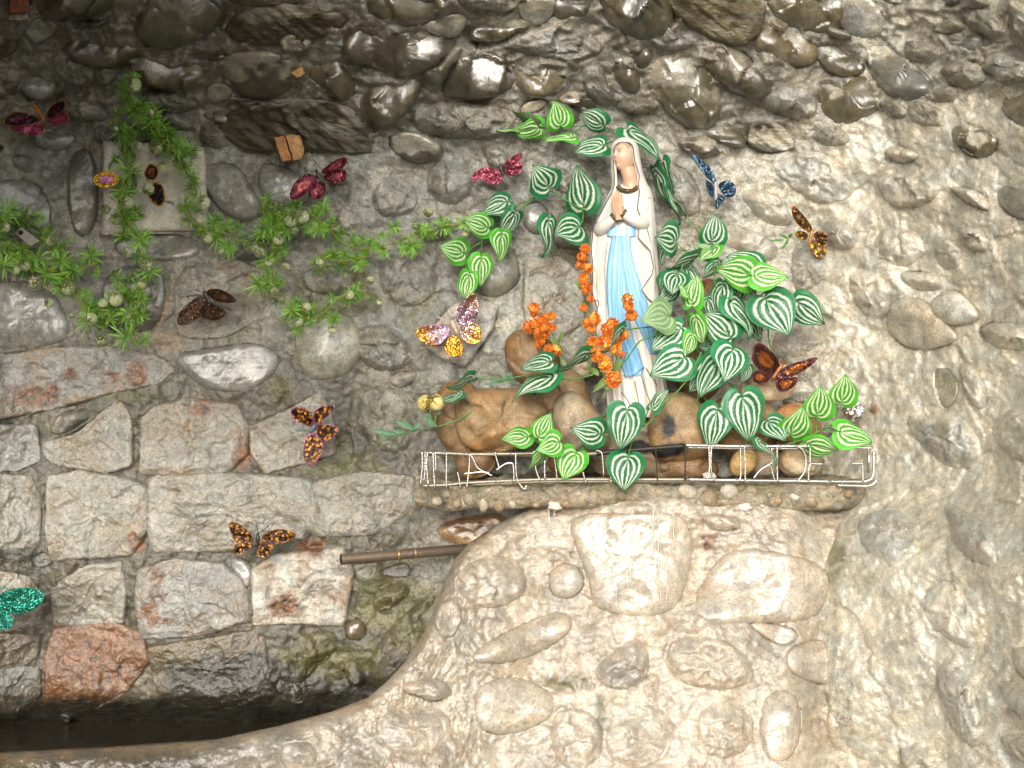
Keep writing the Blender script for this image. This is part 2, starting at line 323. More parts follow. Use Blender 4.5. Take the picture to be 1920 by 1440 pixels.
# region, kind (B block, C cobble, S smooth slab, R rough lump, L slate), height mm, colour, rust, outline
ST = [
 ('w','B',16,GREY,.75,[(0,668),(90,655),(200,650),(305,672),(318,695),(290,720),(210,735),(100,765),(-40,790),(-60,680)]),
 ('w','S',16,GREY,.1,[(-40,530),(60,522),(115,560),(140,638),(70,652),(-30,662)]),
 ('w','S',12,DGREY,.2,[(205,500),(300,495),(312,540),(305,600),(270,628),(200,625),(185,560)]),
 ('w','B',18,SILVER,.45,[(332,538),(352,500),(440,490),(490,507),(500,560),(480,600),(420,630),(360,632),(334,622)]),
 ('w','S',14,GREY,.1,[(320,665),(380,655),(480,640),(525,660),(520,700),(470,735),(400,735),(360,715)]),
 ('w','C',42,(.33,.32,.255),.0,[(552,640),(560,600),(600,580),(640,578),(675,610),(683,650),(660,700),(610,718),(565,705)]),
 ('w','B',14,SILVER,.05,[(85,830),(150,810),(225,745),(245,790),(245,870),(200,885),(90,868)]),
 ('w','B',12,GREY,.1,[(-40,800),(66,797),(76,862),(30,882),(-40,880)]),
 ('w','B',22,SILVER,.6,[(268,790),(290,765),(350,750),(440,760),(462,800),(460,850),(425,884),(330,890),(268,885)]),
 ('w','B',18,SILVER,.15,[(470,800),(540,770),(600,735),(625,790),(625,850),(560,870),(500,885),(475,850)]),
 ('w','B',22,SILVER,.3,[(92,895),(150,885),(240,900),(272,915),(278,985),(245,1038),(100,1050),(90,1000)]),
 ('w','B',14,SILVER,.1,[(-40,890),(60,895),(76,940),(74,1010),(40,1035),(-40,1020)]),
 ('w','B',18,SILVER,.12,[(288,895),(400,885),(575,900),(583,960),(560,1008),(420,1030),(295,1032),(284,990)]),
 ('w','B',14,SILVER,.05,[(592,905),(680,885),(770,895),(785,950),(700,1000),(605,1003),(575,985)]),
 ('w','B',18,SILVER,.1,[(100,1100),(160,1062),(225,1055),(235,1110),(230,1165),(150,1170),(105,1170)]),
 ('w','B',20,GREY,.45,[(262,1070),(330,1050),(418,1060),(450,1090),(468,1140),(460,1165),(370,1190),(270,1195),(258,1130)]),
 ('w','B',24,PALE,.7,[(477,1065),(520,1040),(640,1030),(660,1075),(650,1130),(640,1170),(540,1165),(477,1168)]),
 ('w','S',10,GREY,.1,[(422,1042),(472,1050),(474,1095),(458,1105)]),
 ('w','B',12,BEIGE,.2,[(-40,1062),(50,1080),(78,1110),(76,1170),(-40,1185)]),
 ('w','B',18,(.17,.082,.036),.35,[(105,1180),(200,1165),(262,1190),(275,1240),(240,1290),(160,1335),(88,1315),(87,1230)]),
 ('w','B',14,BROWN,.3,[(282,1215),(380,1200),(490,1180),(500,1260),(480,1310),(380,1330),(300,1300)]),
 ('w','R',14,BROWN,.2,[(540,1185),(620,1172),(640,1210),(600,1250),(560,1290),(540,1250)]),
 ('w','B',12,BROWN,.3,[(-40,1185),(75,1190),(70,1235),(-40,1260)]),
 ('w','B',12,DGREY,.1,[(-40,1262),(70,1245),(76,1300),(30,1345),(-40,1345)]),
 ('w','B',12,SILVER,.0,[(665,1060),(710,1055),(698,1086),(670,1080)]),
 ('w','S',20,TAN,.2,[(815,985),(900,965),(950,960),(960,1000),(890,1030),(825,1012)]),
 ('w','R',30,BROWN,.1,[(690,1240),(720,1185),(790,1120),(850,1080),(870,1150),(800,1240),(720,1300),(690,1280)]),
 ('w','R',16,BROWN,.1,[(645,1238),(672,1238),(692,1278),(668,1296),(642,1270)]),
 ('w','C',16,BROWN,.1,[(650,1165),(680,1160),(690,1190),(665,1205),(645,1190)]),
 ('w','R',14,BROWN,.1,[(700,1110),(760,1085),(775,1110),(720,1150),(695,1140)]),
 ('w','S',14,GREY,.05,[(375,310),(440,300),(470,350),(500,400),(440,420),(385,360)]),
 ('w','B',20,SILVER,.0,[(985,490),(1050,482),(1090,520),(1095,600),(1040,640),(1000,640),(983,580)]),
 ('w','C',44,(.21,.195,.15),.0,[(872,500),(895,460),(950,450),(978,500),(968,535),(930,562),(885,548)]),
 ('w','B',36,PALE,.0,[(790,640),(850,572),(905,563),(932,575),(920,620),(872,687),(825,668)]),
 ('w','R',12,PALE,.0,[(725,708),(760,695),(788,698),(772,722),(740,730)]),
 ('w','R',16,GREY,.0,[(695,355),(740,325),(780,345),(785,395),(740,410),(700,400)]),
 ('w','C',16,GREY,.0,[(975,390),(1010,375),(1032,400),(1022,442),(985,432)]),
 ('w','R',20,GREY,.0,[(1480,480),(1500,450),(1545,465),(1560,520),(1530,535),(1490,560)]),
 ('w','R',26,(.24,.21,.16),.0,[(1440,660),(1460,610),(1510,600),(1548,640),(1540,700),(1490,725)]),
 ('w','S',12,GREY,.1,[(212,442),(370,437),(382,480),(300,492),(215,482)]),
 ('w','S',14,DGREY,.1,[(120,290),(180,268),(188,430),(135,455)]),
 ('w','S',14,GREY,.0,[(-40,345),(60,330),(100,380),(95,440),(40,420),(-40,440)]),
 ('w','R',14,GREY,.1,[(880,330),(960,350),(1000,395),(950,420),(890,400)]),
 ('w','R',14,SILVER,.0,[(640,625),(720,600),(780,650),(770,690),(690,700)]),
 ('w','R',12,SILVER,.0,[(690,720),(780,735),(800,800),(760,860),(690,840),(660,780)]),
 ('w','R',14,GREY,.0,[(700,480),(790,470),(830,530),(790,580),(720,570)]),
 ('w','R',16,GREY,.0,[(560,505),(640,495),(690,530),(640,560),(575,550)]),
 ('w','R',20,GREY,.0,[(1020,300),(1090,290),(1130,330),(1100,370),(1030,360)]),
 ('w','R',22,GREY,.05,[(1240,290),(1310,330),(1320,400),(1270,410),(1235,350)]),
 ('w','R',20,GREY,.0,[(800,300),(880,300),(900,340),(860,390),(800,370)]),
 ('w','S',14,GREY,.1,[(480,300),(560,320),(590,375),(540,390),(490,380)]),
 ('w','R',10,PALE,.1,[(640,380),(690,420),(660,450),(610,420)]),
 ('w','R',14,GREY,.1,[(400,500),(480,440),(560,450),(540,480),(440,490)]),
 # ---- overhang
 ('c','C',50,DARK,.1,[(117,80),(195,52),(240,72),(260,95),(228,128),(160,115)]),
 ('c','R',22,GREY,.1,[(100,100),(115,90),(180,115),(182,160),(140,162),(105,130)]),
 ('c','R',18,GREY,.0,[(184,125),(215,122),(226,140),(205,160),(186,158)]),
 ('c','C',46,BROWN,.0,[(245,140),(270,90),(340,85),(375,115),(382,145),(342,164),(290,157)]),
 ('c','C',56,OLIVE,.0,[(278,0),(285,-40),(400,-40),(418,28),(372,66),(312,88),(258,60)]),
 ('c','C',40,GREY,.0,[(35,165),(55,115),(92,140),(106,170),(75,188)]),
 ('c','S',26,DARK,.1,[(415,130),(440,100),(520,100),(550,130),(540,172),(470,185)]),
 ('c','C',34,OLIVE,.0,[(570,140),(580,90),(640,110),(664,160),(640,192)]),
 ('c','C',46,OLIVE,.0,[(690,0),(690,-50),(860,-50),(850,0),(830,28),(770,44),(708,32)]),
 ('c','C',50,DARK,.1,[(645,100),(660,42),(740,35),(800,55),(845,80),(835,112),(760,138),(700,122)]),
 ('c','C',50,OLIVE,.0,[(672,192),(720,150),(785,130),(782,182),(740,227),(700,230)]),
 ('c','C',52,DARK,.0,[(835,150),(868,90),(920,80),(957,100),(964,150),(930,177),(840,180)]),
 ('c','C',42,BROWN,.0,[(966,120),(1000,105),(1050,115),(1068,140),(1042,177),(974,180)]),
 ('c','C',38,OLIVE,.0,[(880,72),(905,30),(960,22),(1002,42),(970,64),(930,77)]),
 ('c','C',34,DARK,.0,[(1035,30),(1045,-20),(1105,-20),(1100,25),(1070,34)]),
 ('c','S',16,GREY,.0,[(965,0),(1050,-5),(1032,36),(1002,50),(975,30)]),
 ('c','R',18,GREY,.1,[(940,80),(1040,40),(1105,60),(1130,95),(1070,112),(980,100)]),
 ('c','C',34,DARK,.0,[(1140,132),(1160,85),(1185,110),(1202,160),(1180,172)]),
 ('c','C',30,DARK,.0,[(1180,75),(1205,66),(1227,100),(1207,130),(1185,117)]),
 ('c','C',48,OLIVE,.0,[(1205,140),(1240,100),(1290,90),(1345,160),(1340,220),(1300,237),(1250,202)]),
 ('c','C',44,DARK,.0,[(1300,85),(1330,55),(1390,100),(1422,130),(1442,170),(1402,182),(1345,150)]),
 ('c','C',46,BROWN,.0,[(1413,85),(1440,20),(1500,40),(1535,110),(1480,122)]),
 ('c','C',40,OLIVE,.05,[(1510,62),(1540,68),(1600,100),(1620,130),(1580,144),(1540,120)]),
 ('c','C',48,OLIVE,.0,[(1538,172),(1550,135),(1600,140),(1642,138),(1657,190),(1612,222),(1580,232),(1548,212)]),
 ('c','C',52,DGREY,.0,[(1618,92),(1640,58),(1692,100),(1757,165),(1700,189),(1653,165)]),
 ('c','R',30,GREY,.0,[(1423,192),(1450,160),(1520,150),(1532,190),(1517,230),(1450,212)]),
 ('c','C',30,OLIVE,.05,[(1303,240),(1350,218),(1402,262),(1375,278)]),
 ('c','C',40,OLIVE,.0,[(1440,0),(1440,-50),(1570,-50),(1582,40),(1530,62),(1480,42)]),
 ('c','S',20,GREY,.0,[(1555,20),(1600,-30),(1650,10),(1662,62),(1600,77)]),
 ('c','L',26,DARK,.0,[(420,230),(500,195),(600,190),(662,217),(702,262),(680,284),(560,272),(480,282)]),
 ('c','S',24,DARK,.0,[(715,262),(760,240),(832,270),(820,302),(760,304)]),
 ('c','R',26,DGREY,.0,[(770,215),(830,190),(930,195),(965,225),(950,255),(860,260),(790,250)]),
 ('c','C',44,DARK,.0,[(1130,0),(1140,-50),(1240,-50),(1262,60),(1202,72),(1150,42)]),
 ('c','L',34,OLIVE,.0,[(1255,10),(1270,-50),(1410,-50),(1422,40),(1380,82),(1310,52)]),
 ('c','C',46,DARK,.0,[(60,30),(70,-50),(210,-50),(208,15),(120,38)]),
 ('c','C',42,DARK,.0,[(-50,120),(32,110),(45,172),(-50,195)]),
 ('c','L',34,DARK,.0,[(430,62),(465,18),(560,8),(642,30),(620,57),(520,84)]),
 ('c','R',18,PALE,.1,[(525,72),(550,60),(580,62),(590,90),(542,99)]),
 ('c','S',16,GREY,.0,[(383,172),(400,152),(430,155),(442,180),(400,197)]),
 ('c','C',30,OLIVE,.0,[(430,-10),(440,-60),(560,-60),(640,-20),(560,4),(470,14)]),
 ('c','S',18,GREY,.0,[(780,48),(860,20),(880,40),(850,76),(805,60)]),
 ('c','S',16,BEIGE,.0,[(985,190),(1020,182),(1030,195),(1000,215),(970,212)]),
 ('c','R',20,DGREY,.1,[(265,170),(330,170),(380,200),(330,215),(270,200)]),
 ('c','C',30,DARK,.0,[(-50,30),(0,40),(40,70),(20,105),(-50,110)]),
 ('c','R',22,DGREY,.0,[(440,190),(480,186),(560,190),(520,202),(470,212)]),
 ('c','R',22,DGREY,.0,[(785,130),(830,110),(850,82),(870,88),(838,150),(800,172)]),
 ('c','C',28,DARK,.0,[(1040,190),(1075,150),(1110,170),(1120,205),(1080,200)]),
 ('c','R',22,DGREY,.0,[(1085,130),(1130,120),(1140,170),(1180,180),(1150,200),(1105,190)]),
 ('c','R',22,GREY,.0,[(1235,20),(1260,62),(1300,80),(1290,88),(1240,96),(1212,70)]),
 ('c','L',24,DGREY,.0,[(560,215),(640,235),(680,250),(640,262),(570,245)]),
 # ---- right wall
 ('s','C',40,OLIVE,.0,[(1768,240),(1800,215),(1860,230),(1882,270),(1850,302),(1810,292)]),
 ('s','C',40,BROWN,.0,[(1867,200),(1895,160),(1980,150),(1980,252),(1920,247)]),
 ('s','C',40,DGREY,.0,[(1865,350),(1900,315),(1980,310),(1980,412),(1910,417),(1875,390)]),
 ('s','L',30,OLIVE,.0,[(1884,20),(1900,-20),(1980,-20),(1980,112),(1905,102)]),
 ('s','C',34,PALE,.0,[(1735,590),(1750,555),(1790,540),(1825,570),(1842,600),(1780,614)]),
 ('s','C',26,BEIGE,.0,[(1660,580),(1690,555),(1735,560),(1785,615),(1802,640),(1720,662),(1670,632)]),
 ('s','R',26,BEIGE,.1,[(1640,330),(1700,320),(1770,345),(1765,372),(1700,397),(1660,380)]),
 ('s','S',8,(.22,.205,.15),.0,[(1745,690),(1780,690),(1800,720),(1790,760),(1765,770)]),
 ('s','R',18,PALE,.1,[(1580,500),(1660,510),(1672,600),(1610,595)]),
 ('s','R',18,GREY,.0,[(1740,440),(1800,450),(1810,500),(1760,510)]),
 ('s','R',20,PALE,.05,[(1800,420),(1850,430),(1855,475),(1815,470)]),
 ('s','R',18,BEIGE,.0,[(1640,430),(1720,425),(1740,480),(1690,505),(1640,480)]),
 # ---- basin front
 ('b','S',28,PALE,.1,[(1300,1120),(1350,1040),(1400,1025),(1500,1040),(1557,1070),(1552,1130),(1522,1167),(1420,1170),(1305,1168)]),
 ('b','S',26,BEIGE,.1,[(1060,965),(1180,958),(1285,962),(1302,1010),(1287,1100),(1270,1142),(1202,1162),(1110,1142),(1105,1090),(1080,1030)]),
 ('b','C',34,BEIGE,.1,[(1466,1235),(1490,1205),(1560,1195),(1640,1205),(1657,1230),(1620,1267),(1560,1287),(1490,1272)]),
 ('b','C',34,PALE,.0,[(1433,1310),(1460,1290),(1495,1300),(1505,1360),(1490,1422),(1440,1432),(1423,1370)]),
 ('b','C',34,PALE,.0,[(1550,1330),(1575,1290),(1620,1275),(1657,1310),(1667,1350),(1640,1402),(1590,1422),(1553,1395)]),
 ('b','C',34,PALE,.0,[(888,1310),(905,1280),(960,1265),(1030,1290),(1047,1330),(1010,1362),(940,1382),(893,1365)]),
 ('b','R',24,PALE,.0,[(1030,1340),(1080,1320),(1130,1350),(1132,1420),(1080,1450),(1035,1420)]),
 ('b','R',28,GREY,.0,[(1106,1262),(1150,1220),(1200,1190),(1222,1240),(1202,1287),(1140,1292)]),
 ('b','C',30,BEIGE,.1,[(873,1242),(900,1210),(1000,1160),(1060,1143),(1080,1170),(1040,1212),(950,1247)]),
 ('b','R',28,PALE,.0,[(848,1090),(880,1050),(950,1040),(985,1060),(992,1110),(940,1142),(878,1137)]),
 ('b','C',22,BEIGE,.1,[(1025,1080),(1050,1055),(1085,1060),(1098,1095),(1075,1125),(1035,1118)]),
 ('b','R',22,PALE,.0,[(815,1140),(850,1110),(870,1150),(850,1200),(815,1190)]),
 ('b','R',20,PALE,.0,[(520,1400),(560,1385),(600,1400),(590,1440),(530,1450)]),
 ('b','R',22,PALE,.0,[(690,1350),(780,1320),(850,1340),(840,1400),(740,1420)]),
 ('b','R',20,BEIGE,.1,[(1130,1370),(1200,1340),(1260,1370),(1250,1430),(1150,1440)]),
 ('b','S',16,PALE,.0,[(1385,1160),(1490,1175),(1500,1200),(1460,1215)]),
 ('b','R',22,BEIGE,.0,[(1240,1200),(1330,1190),(1400,1220),(1420,1280),(1340,1300),(1250,1270)]),
 ('b','R',20,BEIGE,.0,[(1300,1330),(1380,1310),(1420,1350),(1400,1420),(1310,1420)]),
]
# things fill the rest: irregular half-buried stones, thinly spread where nothing was traced
occ = np.zeros((190, 260), bool)            # 10 px cells from (-300,-300)
def cells(P):
    gx, gy = np.meshgrid(np.arange(260) * 10 - 300 + 5, np.arange(190) * 10 - 300 + 5); return inside(P, gx, gy)
for s in ST: occ |= cells(np.array(s[5], float))
def blob(u, v, a, b, ang, n=9, jit=0.22):
    w = np.linspace(0, 2 * math.pi, n, endpoint=False) + rng.uniform(-.2, .2, n)
    r = 1 + rng.uniform(-jit, jit, n); x = a * r * np.cos(w); y = b * r * np.sin(w)
    return np.stack([u + x * math.cos(ang) - y * math.sin(ang), v + x * math.sin(ang) + y * math.cos(ang)], 1)
def fill(reg, tries, zone, sizes, cols, kinds, ang, H, grow=1.12):
    global occ
    for _ in range(tries):
        u = rng.uniform(zone[0], zone[2]); v = rng.uniform(zone[1], zone[3])
        if reg == 'b' and v < interp(u, rim) + 55: continue
        if reg == 'b' and u > 1600: continue
        if reg in 'ws' and u > 780 and v > interp(u, rim) - 20 and u < 1610: continue
        if reg == 'w' and 1100 < u < 1260 and 240 < v < 780: continue
        if reg == 'c' and v > ceil_line(u) + 20: continue
        if reg in 'ws' and v < ceil_line(u) + 20: continue
        a = rng.uniform(*sizes); b = a * rng.uniform(0.35, 0.75)
        P = blob(u, v, a, b, ang + rng.normal() * 0.25)
        Pg = (P - [u, v]) * grow + [u, v]; m = cells(Pg)
        if (m & occ).any(): continue
        occ |= m
        k = kinds[rng.integers(len(kinds))]; c = np.array(cols[rng.integers(len(cols))]) * rng.uniform(0.8, 1.2)
        ST.append((reg, k, H * rng.uniform(.7, 1.3), tuple(c), 0.1, [tuple(p) for p in P]))
fill('c', 900, (-60, -90, 1960, 290), (26, 60), (DGREY, OLIVE, GREY, DARK), 'RRCRL', 0.25, 26, 0.98)
fill('s', 60, (1640, 650, 1960, 1460), (50, 110), (BEIGE, GREY, PALE, (.30, .30, .27)), 'RRL', 0.95, 24)
fill('s', 60, (1400, 260, 1960, 660), (35, 80), (BEIGE, BEIGE, PALE, GREY), 'RRR', 0.4, 24)
fill('w', 160, (-50, 230, 1560, 900), (26, 60), (GREY, SILVER, GREY), 'RRR', 0.1, 18)
fill('w', 12, (-50, 880, 800, 1380), (10, 30), (GREY, DGREY), 'RB', 0.0, 9)
fill('b', 60, (-60, 940, 1640, 1500), (30, 70), (BEIGE, PALE, BEIGE), 'RRR', 0.1, 24)

# ------------------------------------------------------------------ colours of the bare surface
def blobs(u, v, L):
    r = 0
    for (x, y, a, b, w) in L: r = np.maximum(r, w * np.exp(-((u - x) / a) ** 2 - ((v - y) / b) ** 2))
    return r
MOSS = [(765, 1150, 75, 100, 1.1), (690, 1230, 60, 60, .9), (720, 1090, 90, 60, .8), (700, 640, 60, 50, .5), (760, 900, 40, 60, .5), (1100, 560, 60, 40, .4), (640, 560, 130, 60, .9), (660, 890, 70, 90, .9), (610, 1230, 80, 70, 1), (700, 1140, 60, 60, .7), (420, 620, 70, 40, .6), (1565, 1010, 25, 90, .8), (1490, 1280, 60, 25, .9), (1545, 1340, 12, 60, .9), (1060, 470, 90, 40, .6), (540, 740, 60, 60, .5), (1330, 440, 90, 70, .45), (800, 560, 90, 60, .4), (1600, 1100, 60, 90, .4), (1440, 560, 80, 40, .5), (250, 740, 80, 20, .7)]
RUST = [(250, 705, 45, 30, 1), (60, 735, 70, 25, .8), (130, 700, 50, 30, .5), (365, 765, 30, 22, .9), (355, 800, 12, 26, .8), (455, 850, 18, 50, .9), (180, 1240, 60, 60, 1), (190, 1310, 35, 40, .8), (255, 1010, 25, 40, .6), (570, 1030, 50, 22, .7), (530, 1130, 45, 26, .7), (300, 1090, 20, 40, .6), (300, 1150, 60, 30, .5), (450, 515, 60, 30, .6), (400, 620, 60, 18, .6), (1180, 985, 90, 22, .5), (1330, 1000, 60, 50, .5), (870, 985, 60, 30, .6), (1640, 770, 20, 15, .6)]
DAMP_SHADE = [(300, 1372, 480, 62, 1.5), (430, 1280, 160, 75, 1.1), (90, 1380, 200, 50, .9), (620, 1290, 110, 40, .9), (740, 1230, 50, 60, .6), (780, 1140, 30, 60, .5)]  # dark damp plus the hollow's shade, painted as colour along the wall foot
PINK = [(300, 580, 30, 70, .9), (310, 640, 60, 25, .8), (260, 640, 60, 30, .5)]
def surf_col(u, v):
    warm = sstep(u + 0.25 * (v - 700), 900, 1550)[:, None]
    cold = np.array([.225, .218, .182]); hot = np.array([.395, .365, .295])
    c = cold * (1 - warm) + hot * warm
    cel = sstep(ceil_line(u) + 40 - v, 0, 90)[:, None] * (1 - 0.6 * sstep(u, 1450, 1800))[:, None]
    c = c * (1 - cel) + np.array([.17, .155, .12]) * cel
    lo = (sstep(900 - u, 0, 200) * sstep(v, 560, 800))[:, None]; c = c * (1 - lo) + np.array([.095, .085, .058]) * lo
    n = fbm(u / 60, v / 60, 5, 40)[:, None]; c = c * (1 + (0.35 - .12 * warm) * n)
    n2 = fbm(u / 22, v / 22, 4, 44)
    pale = sstep(fbm(u / 90, v / 90, 4, 47), 0.15, 0.45)[:, None]; c = c * (1 + (0.35 - .15 * warm) * pale)
    m = sstep(blobs(u, v, MOSS) + 0.5 * fbm(u / 40, v / 40, 4, 60), 0.3, 0.75)[:, None] * .8
    c = c * (1 - m) + np.array([.105, .10, .03]) * (1 + 0.4 * n2[:, None]) * m
    p = sstep(blobs(u, v, PINK) + 0.4 * fbm(u / 40, v / 40, 4, 64), 0.4, 0.8)[:, None]
    c = c * (1 - p) + np.array([.33, .24, .16]) * p
    return c
def stains(u, v, c, rust=1.0, damp_shade=1.0):
    r = sstep(blobs(u, v, RUST) + 0.55 * fbm(u / 26, v / 26, 4, 70), 0.34, 0.74)[:, None] * min(1, .45 + rust)
    c = c * (1 - r) + np.array([.20, .085, .028]) * (0.75 + 0.5 * vn(u / 9, v / 9, 3)[:, None]) * r
    a = sstep(blobs(u, v, DAMP_SHADE) + 0.35 * fbm(u / 40, v / 40, 4, 74), 0.35, 0.75)[:, None] * .9 * damp_shade
    c = c * (1 - a) + np.array([.028, .026, .018]) * a  # damp and hollow shade both go into the colour
    return np.maximum(c, 0.008)

# ------------------------------------------------------------------ mortar sheet of the cave
us = np.concatenate([np.arange(-900, -40, 14), np.arange(-40, 1960, 3.4), np.arange(1960, 2800, 12)])
vs = np.concatenate([np.arange(-1000, -40, 40), np.arange(-40, 1450, 3.4), np.arange(1450, 1850, 40)])
U, V = np.meshgrid(us, vs)
def relief(u, v):
    warm = sstep(u, 1300, 1700)
    wx, wy = u + 9 * fbm(u / 35, v / 35, 2, 2), v + 9 * fbm(u / 35, v / 35, 2, 3)
    f = 0.014 * fbm(u / 120, v / 120, 2, 12) + 0.011 * fbm(u / 52, v / 52, 4, 11, .55) + (0.004 - .0018 * warm) * ridg(wx / 24, wy / 24, 3, 15) + 0.016 * sstep(ceil_line(u) + 20 - v, 0, 80) * ridg(wx / 60 + .4 * wy / 60, wy / 34, 3, 16) + (0.0030 - .0012 * warm) * fbm(u / 8, v / 8, 3, 19) + 0.0008 * vn(u / 3.6, v / 3.6, 18)
    f = f + 0.004 * facet(wx / 95, wy / 95, 20) * (0.6 + .8 * warm) + 0.0025 * facet(wx / 48, wy / 48, 21)
    rot = (u * 0.6 + v * 0.8) / 16, (u * 0.8 - v * 0.6) / 90
    f = f + 0.003 * sstep(u, 1600, 1800) * sstep(v, 600, 760) * fbm(rot[1], rot[0], 4, 29)
    return f
def stone_mask(reglist, U, V):
    m = np.zeros(U.shape)
    for s in ST:
        if s[0] not in reglist: continue
        P = chaikin(s[5], 2); c = P.mean(0)
        for g, val in ((1.045, 0.35), (0.95 if not (s[1] == 'R' or (s[1] == 'L' and s[0] == 's')) else .84, 1.0)):
            Q = (P - c) * g + c; lo = Q.min(0); hi = Q.max(0)
            j0, j1 = np.searchsorted(us, [lo[0], hi[0]]); i0, i1 = np.searchsorted(vs, [lo[1], hi[1]])
            if j1 <= j0 or i1 <= i0: continue
            sub = inside(Q, U[i0:i1, j0:j1], V[i0:i1, j0:j1])
            if s[1] in 'C' and (s[0] == 'c' or (s[0] == 's' and c[1] < 460)): sub = (sub & (V[i0:i1, j0:j1] > c[1] + .02 * (hi[1] - lo[1]))) * (.6 if val == 1 else 0)
            deep = val if s[1] in 'B' or val == 1.0 else 0.0
            m[i0:i1, j0:j1] = np.maximum(m[i0:i1, j0:j1], sub * deep)
    return m
uf, vf = U.ravel(), V.ravel()
Y = W(uf, vf) - relief(uf, vf) * (1 + 0.1 * sstep(uf, 1300, 1700)) + 0.020 * stone_mask('wcs', U, V).ravel()
PW = unproj(uf, vf, Y)
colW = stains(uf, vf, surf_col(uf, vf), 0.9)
F = grid_faces(len(us), len(vs))
fu = uf[F].mean(1); fv = vf[F].mean(1)
side_line = 1545 + 40 * fbm(fv / 120, fv * 0, 3, 81) + 0.06 * (fv - 700)
reg = np.where(fv < ceil_line(fu) + 25 * fbm(fu / 90, fu * 0, 3, 83), 0, np.where(fu > side_line, 2, 1))
for k, root in ((0, R_CEIL), (1, R_WALL), (2, R_SIDE)):
    f = F[reg == k]; ids = np.unique(f); mp = np.zeros(len(uf), np.int64); mp[ids] = np.arange(len(ids))
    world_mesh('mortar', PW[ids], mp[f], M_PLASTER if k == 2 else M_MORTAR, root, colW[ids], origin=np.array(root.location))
# ------------------------------------------------------------------ basin front sheet
ub = np.concatenate([np.arange(-700, -40, 40), np.arange(-40, 680, 3.6), np.arange(680, 900, 1.7), np.arange(900, 1720, 3.6)])
nrow = 210
dv = np.concatenate([np.linspace(0, 1, nrow) ** 1.25 * 640])
UB = np.broadcast_to(ub[None], (nrow, len(ub))); VB = interp(ub, rim)[None] + dv[:, None]
us_keep, vs_keep = us, vs
def basin_mask(U, V):
    m = np.zeros(U.shape)
    for s in ST:
        if s[0] != 'b': continue
        P = chaikin(s[5], 2); c = P.mean(0)
        for g, val in ((1.0, 0.0), (0.95 if s[1] != 'R' else .84, 1.0)):
            m = np.maximum(m, inside((P - c) * g + c, U, V) * (val if s[1] != 'R' or val == 1 else .1))
    return m
ubf, vbf = UB.ravel(), VB.ravel()
edge = sstep(np.repeat(dv, len(ub)), 0, 30)
YB = Bfull(ubf, vbf) - relief(ubf, vbf) * 0.9 * (0.25 + 0.75 * edge) + 0.018 * basin_mask(UB, VB).ravel()
PB = unproj(ubf, vbf, YB)
back = PB[:len(ub)].copy(); back[:, 1] += 0.03; back[:, 2] -= 0.006
low = back.copy(); low[:, 1] += 0.03 + 0.01 * vn(ub / 40, ub * 0, 3); low[:, 2] -= 0.13
PB = np.vstack([low, back, PB])
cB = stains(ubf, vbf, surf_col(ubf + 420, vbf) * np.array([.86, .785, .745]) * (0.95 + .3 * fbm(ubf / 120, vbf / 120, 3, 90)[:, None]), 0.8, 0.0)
edgeT = np.exp(-np.repeat(dv, len(ub)) / 9) * sstep(fbm(ubf / 30, vbf / 30, 3, 93), -.35, .2) * sstep(1050 - ubf, 0, 80)
cB = cB * (1 - .7 * edgeT[:, None]) + np.array([.30, .16, .05]) * .7 * edgeT[:, None]
cB = np.vstack([cB[3 * len(ub):4 * len(ub)], cB[:len(ub)], cB])
world_mesh('mortar', PB, grid_faces(len(ub), nrow + 2), M_PLASTER, R_BASIN, cB, origin=np.array(R_BASIN.location))

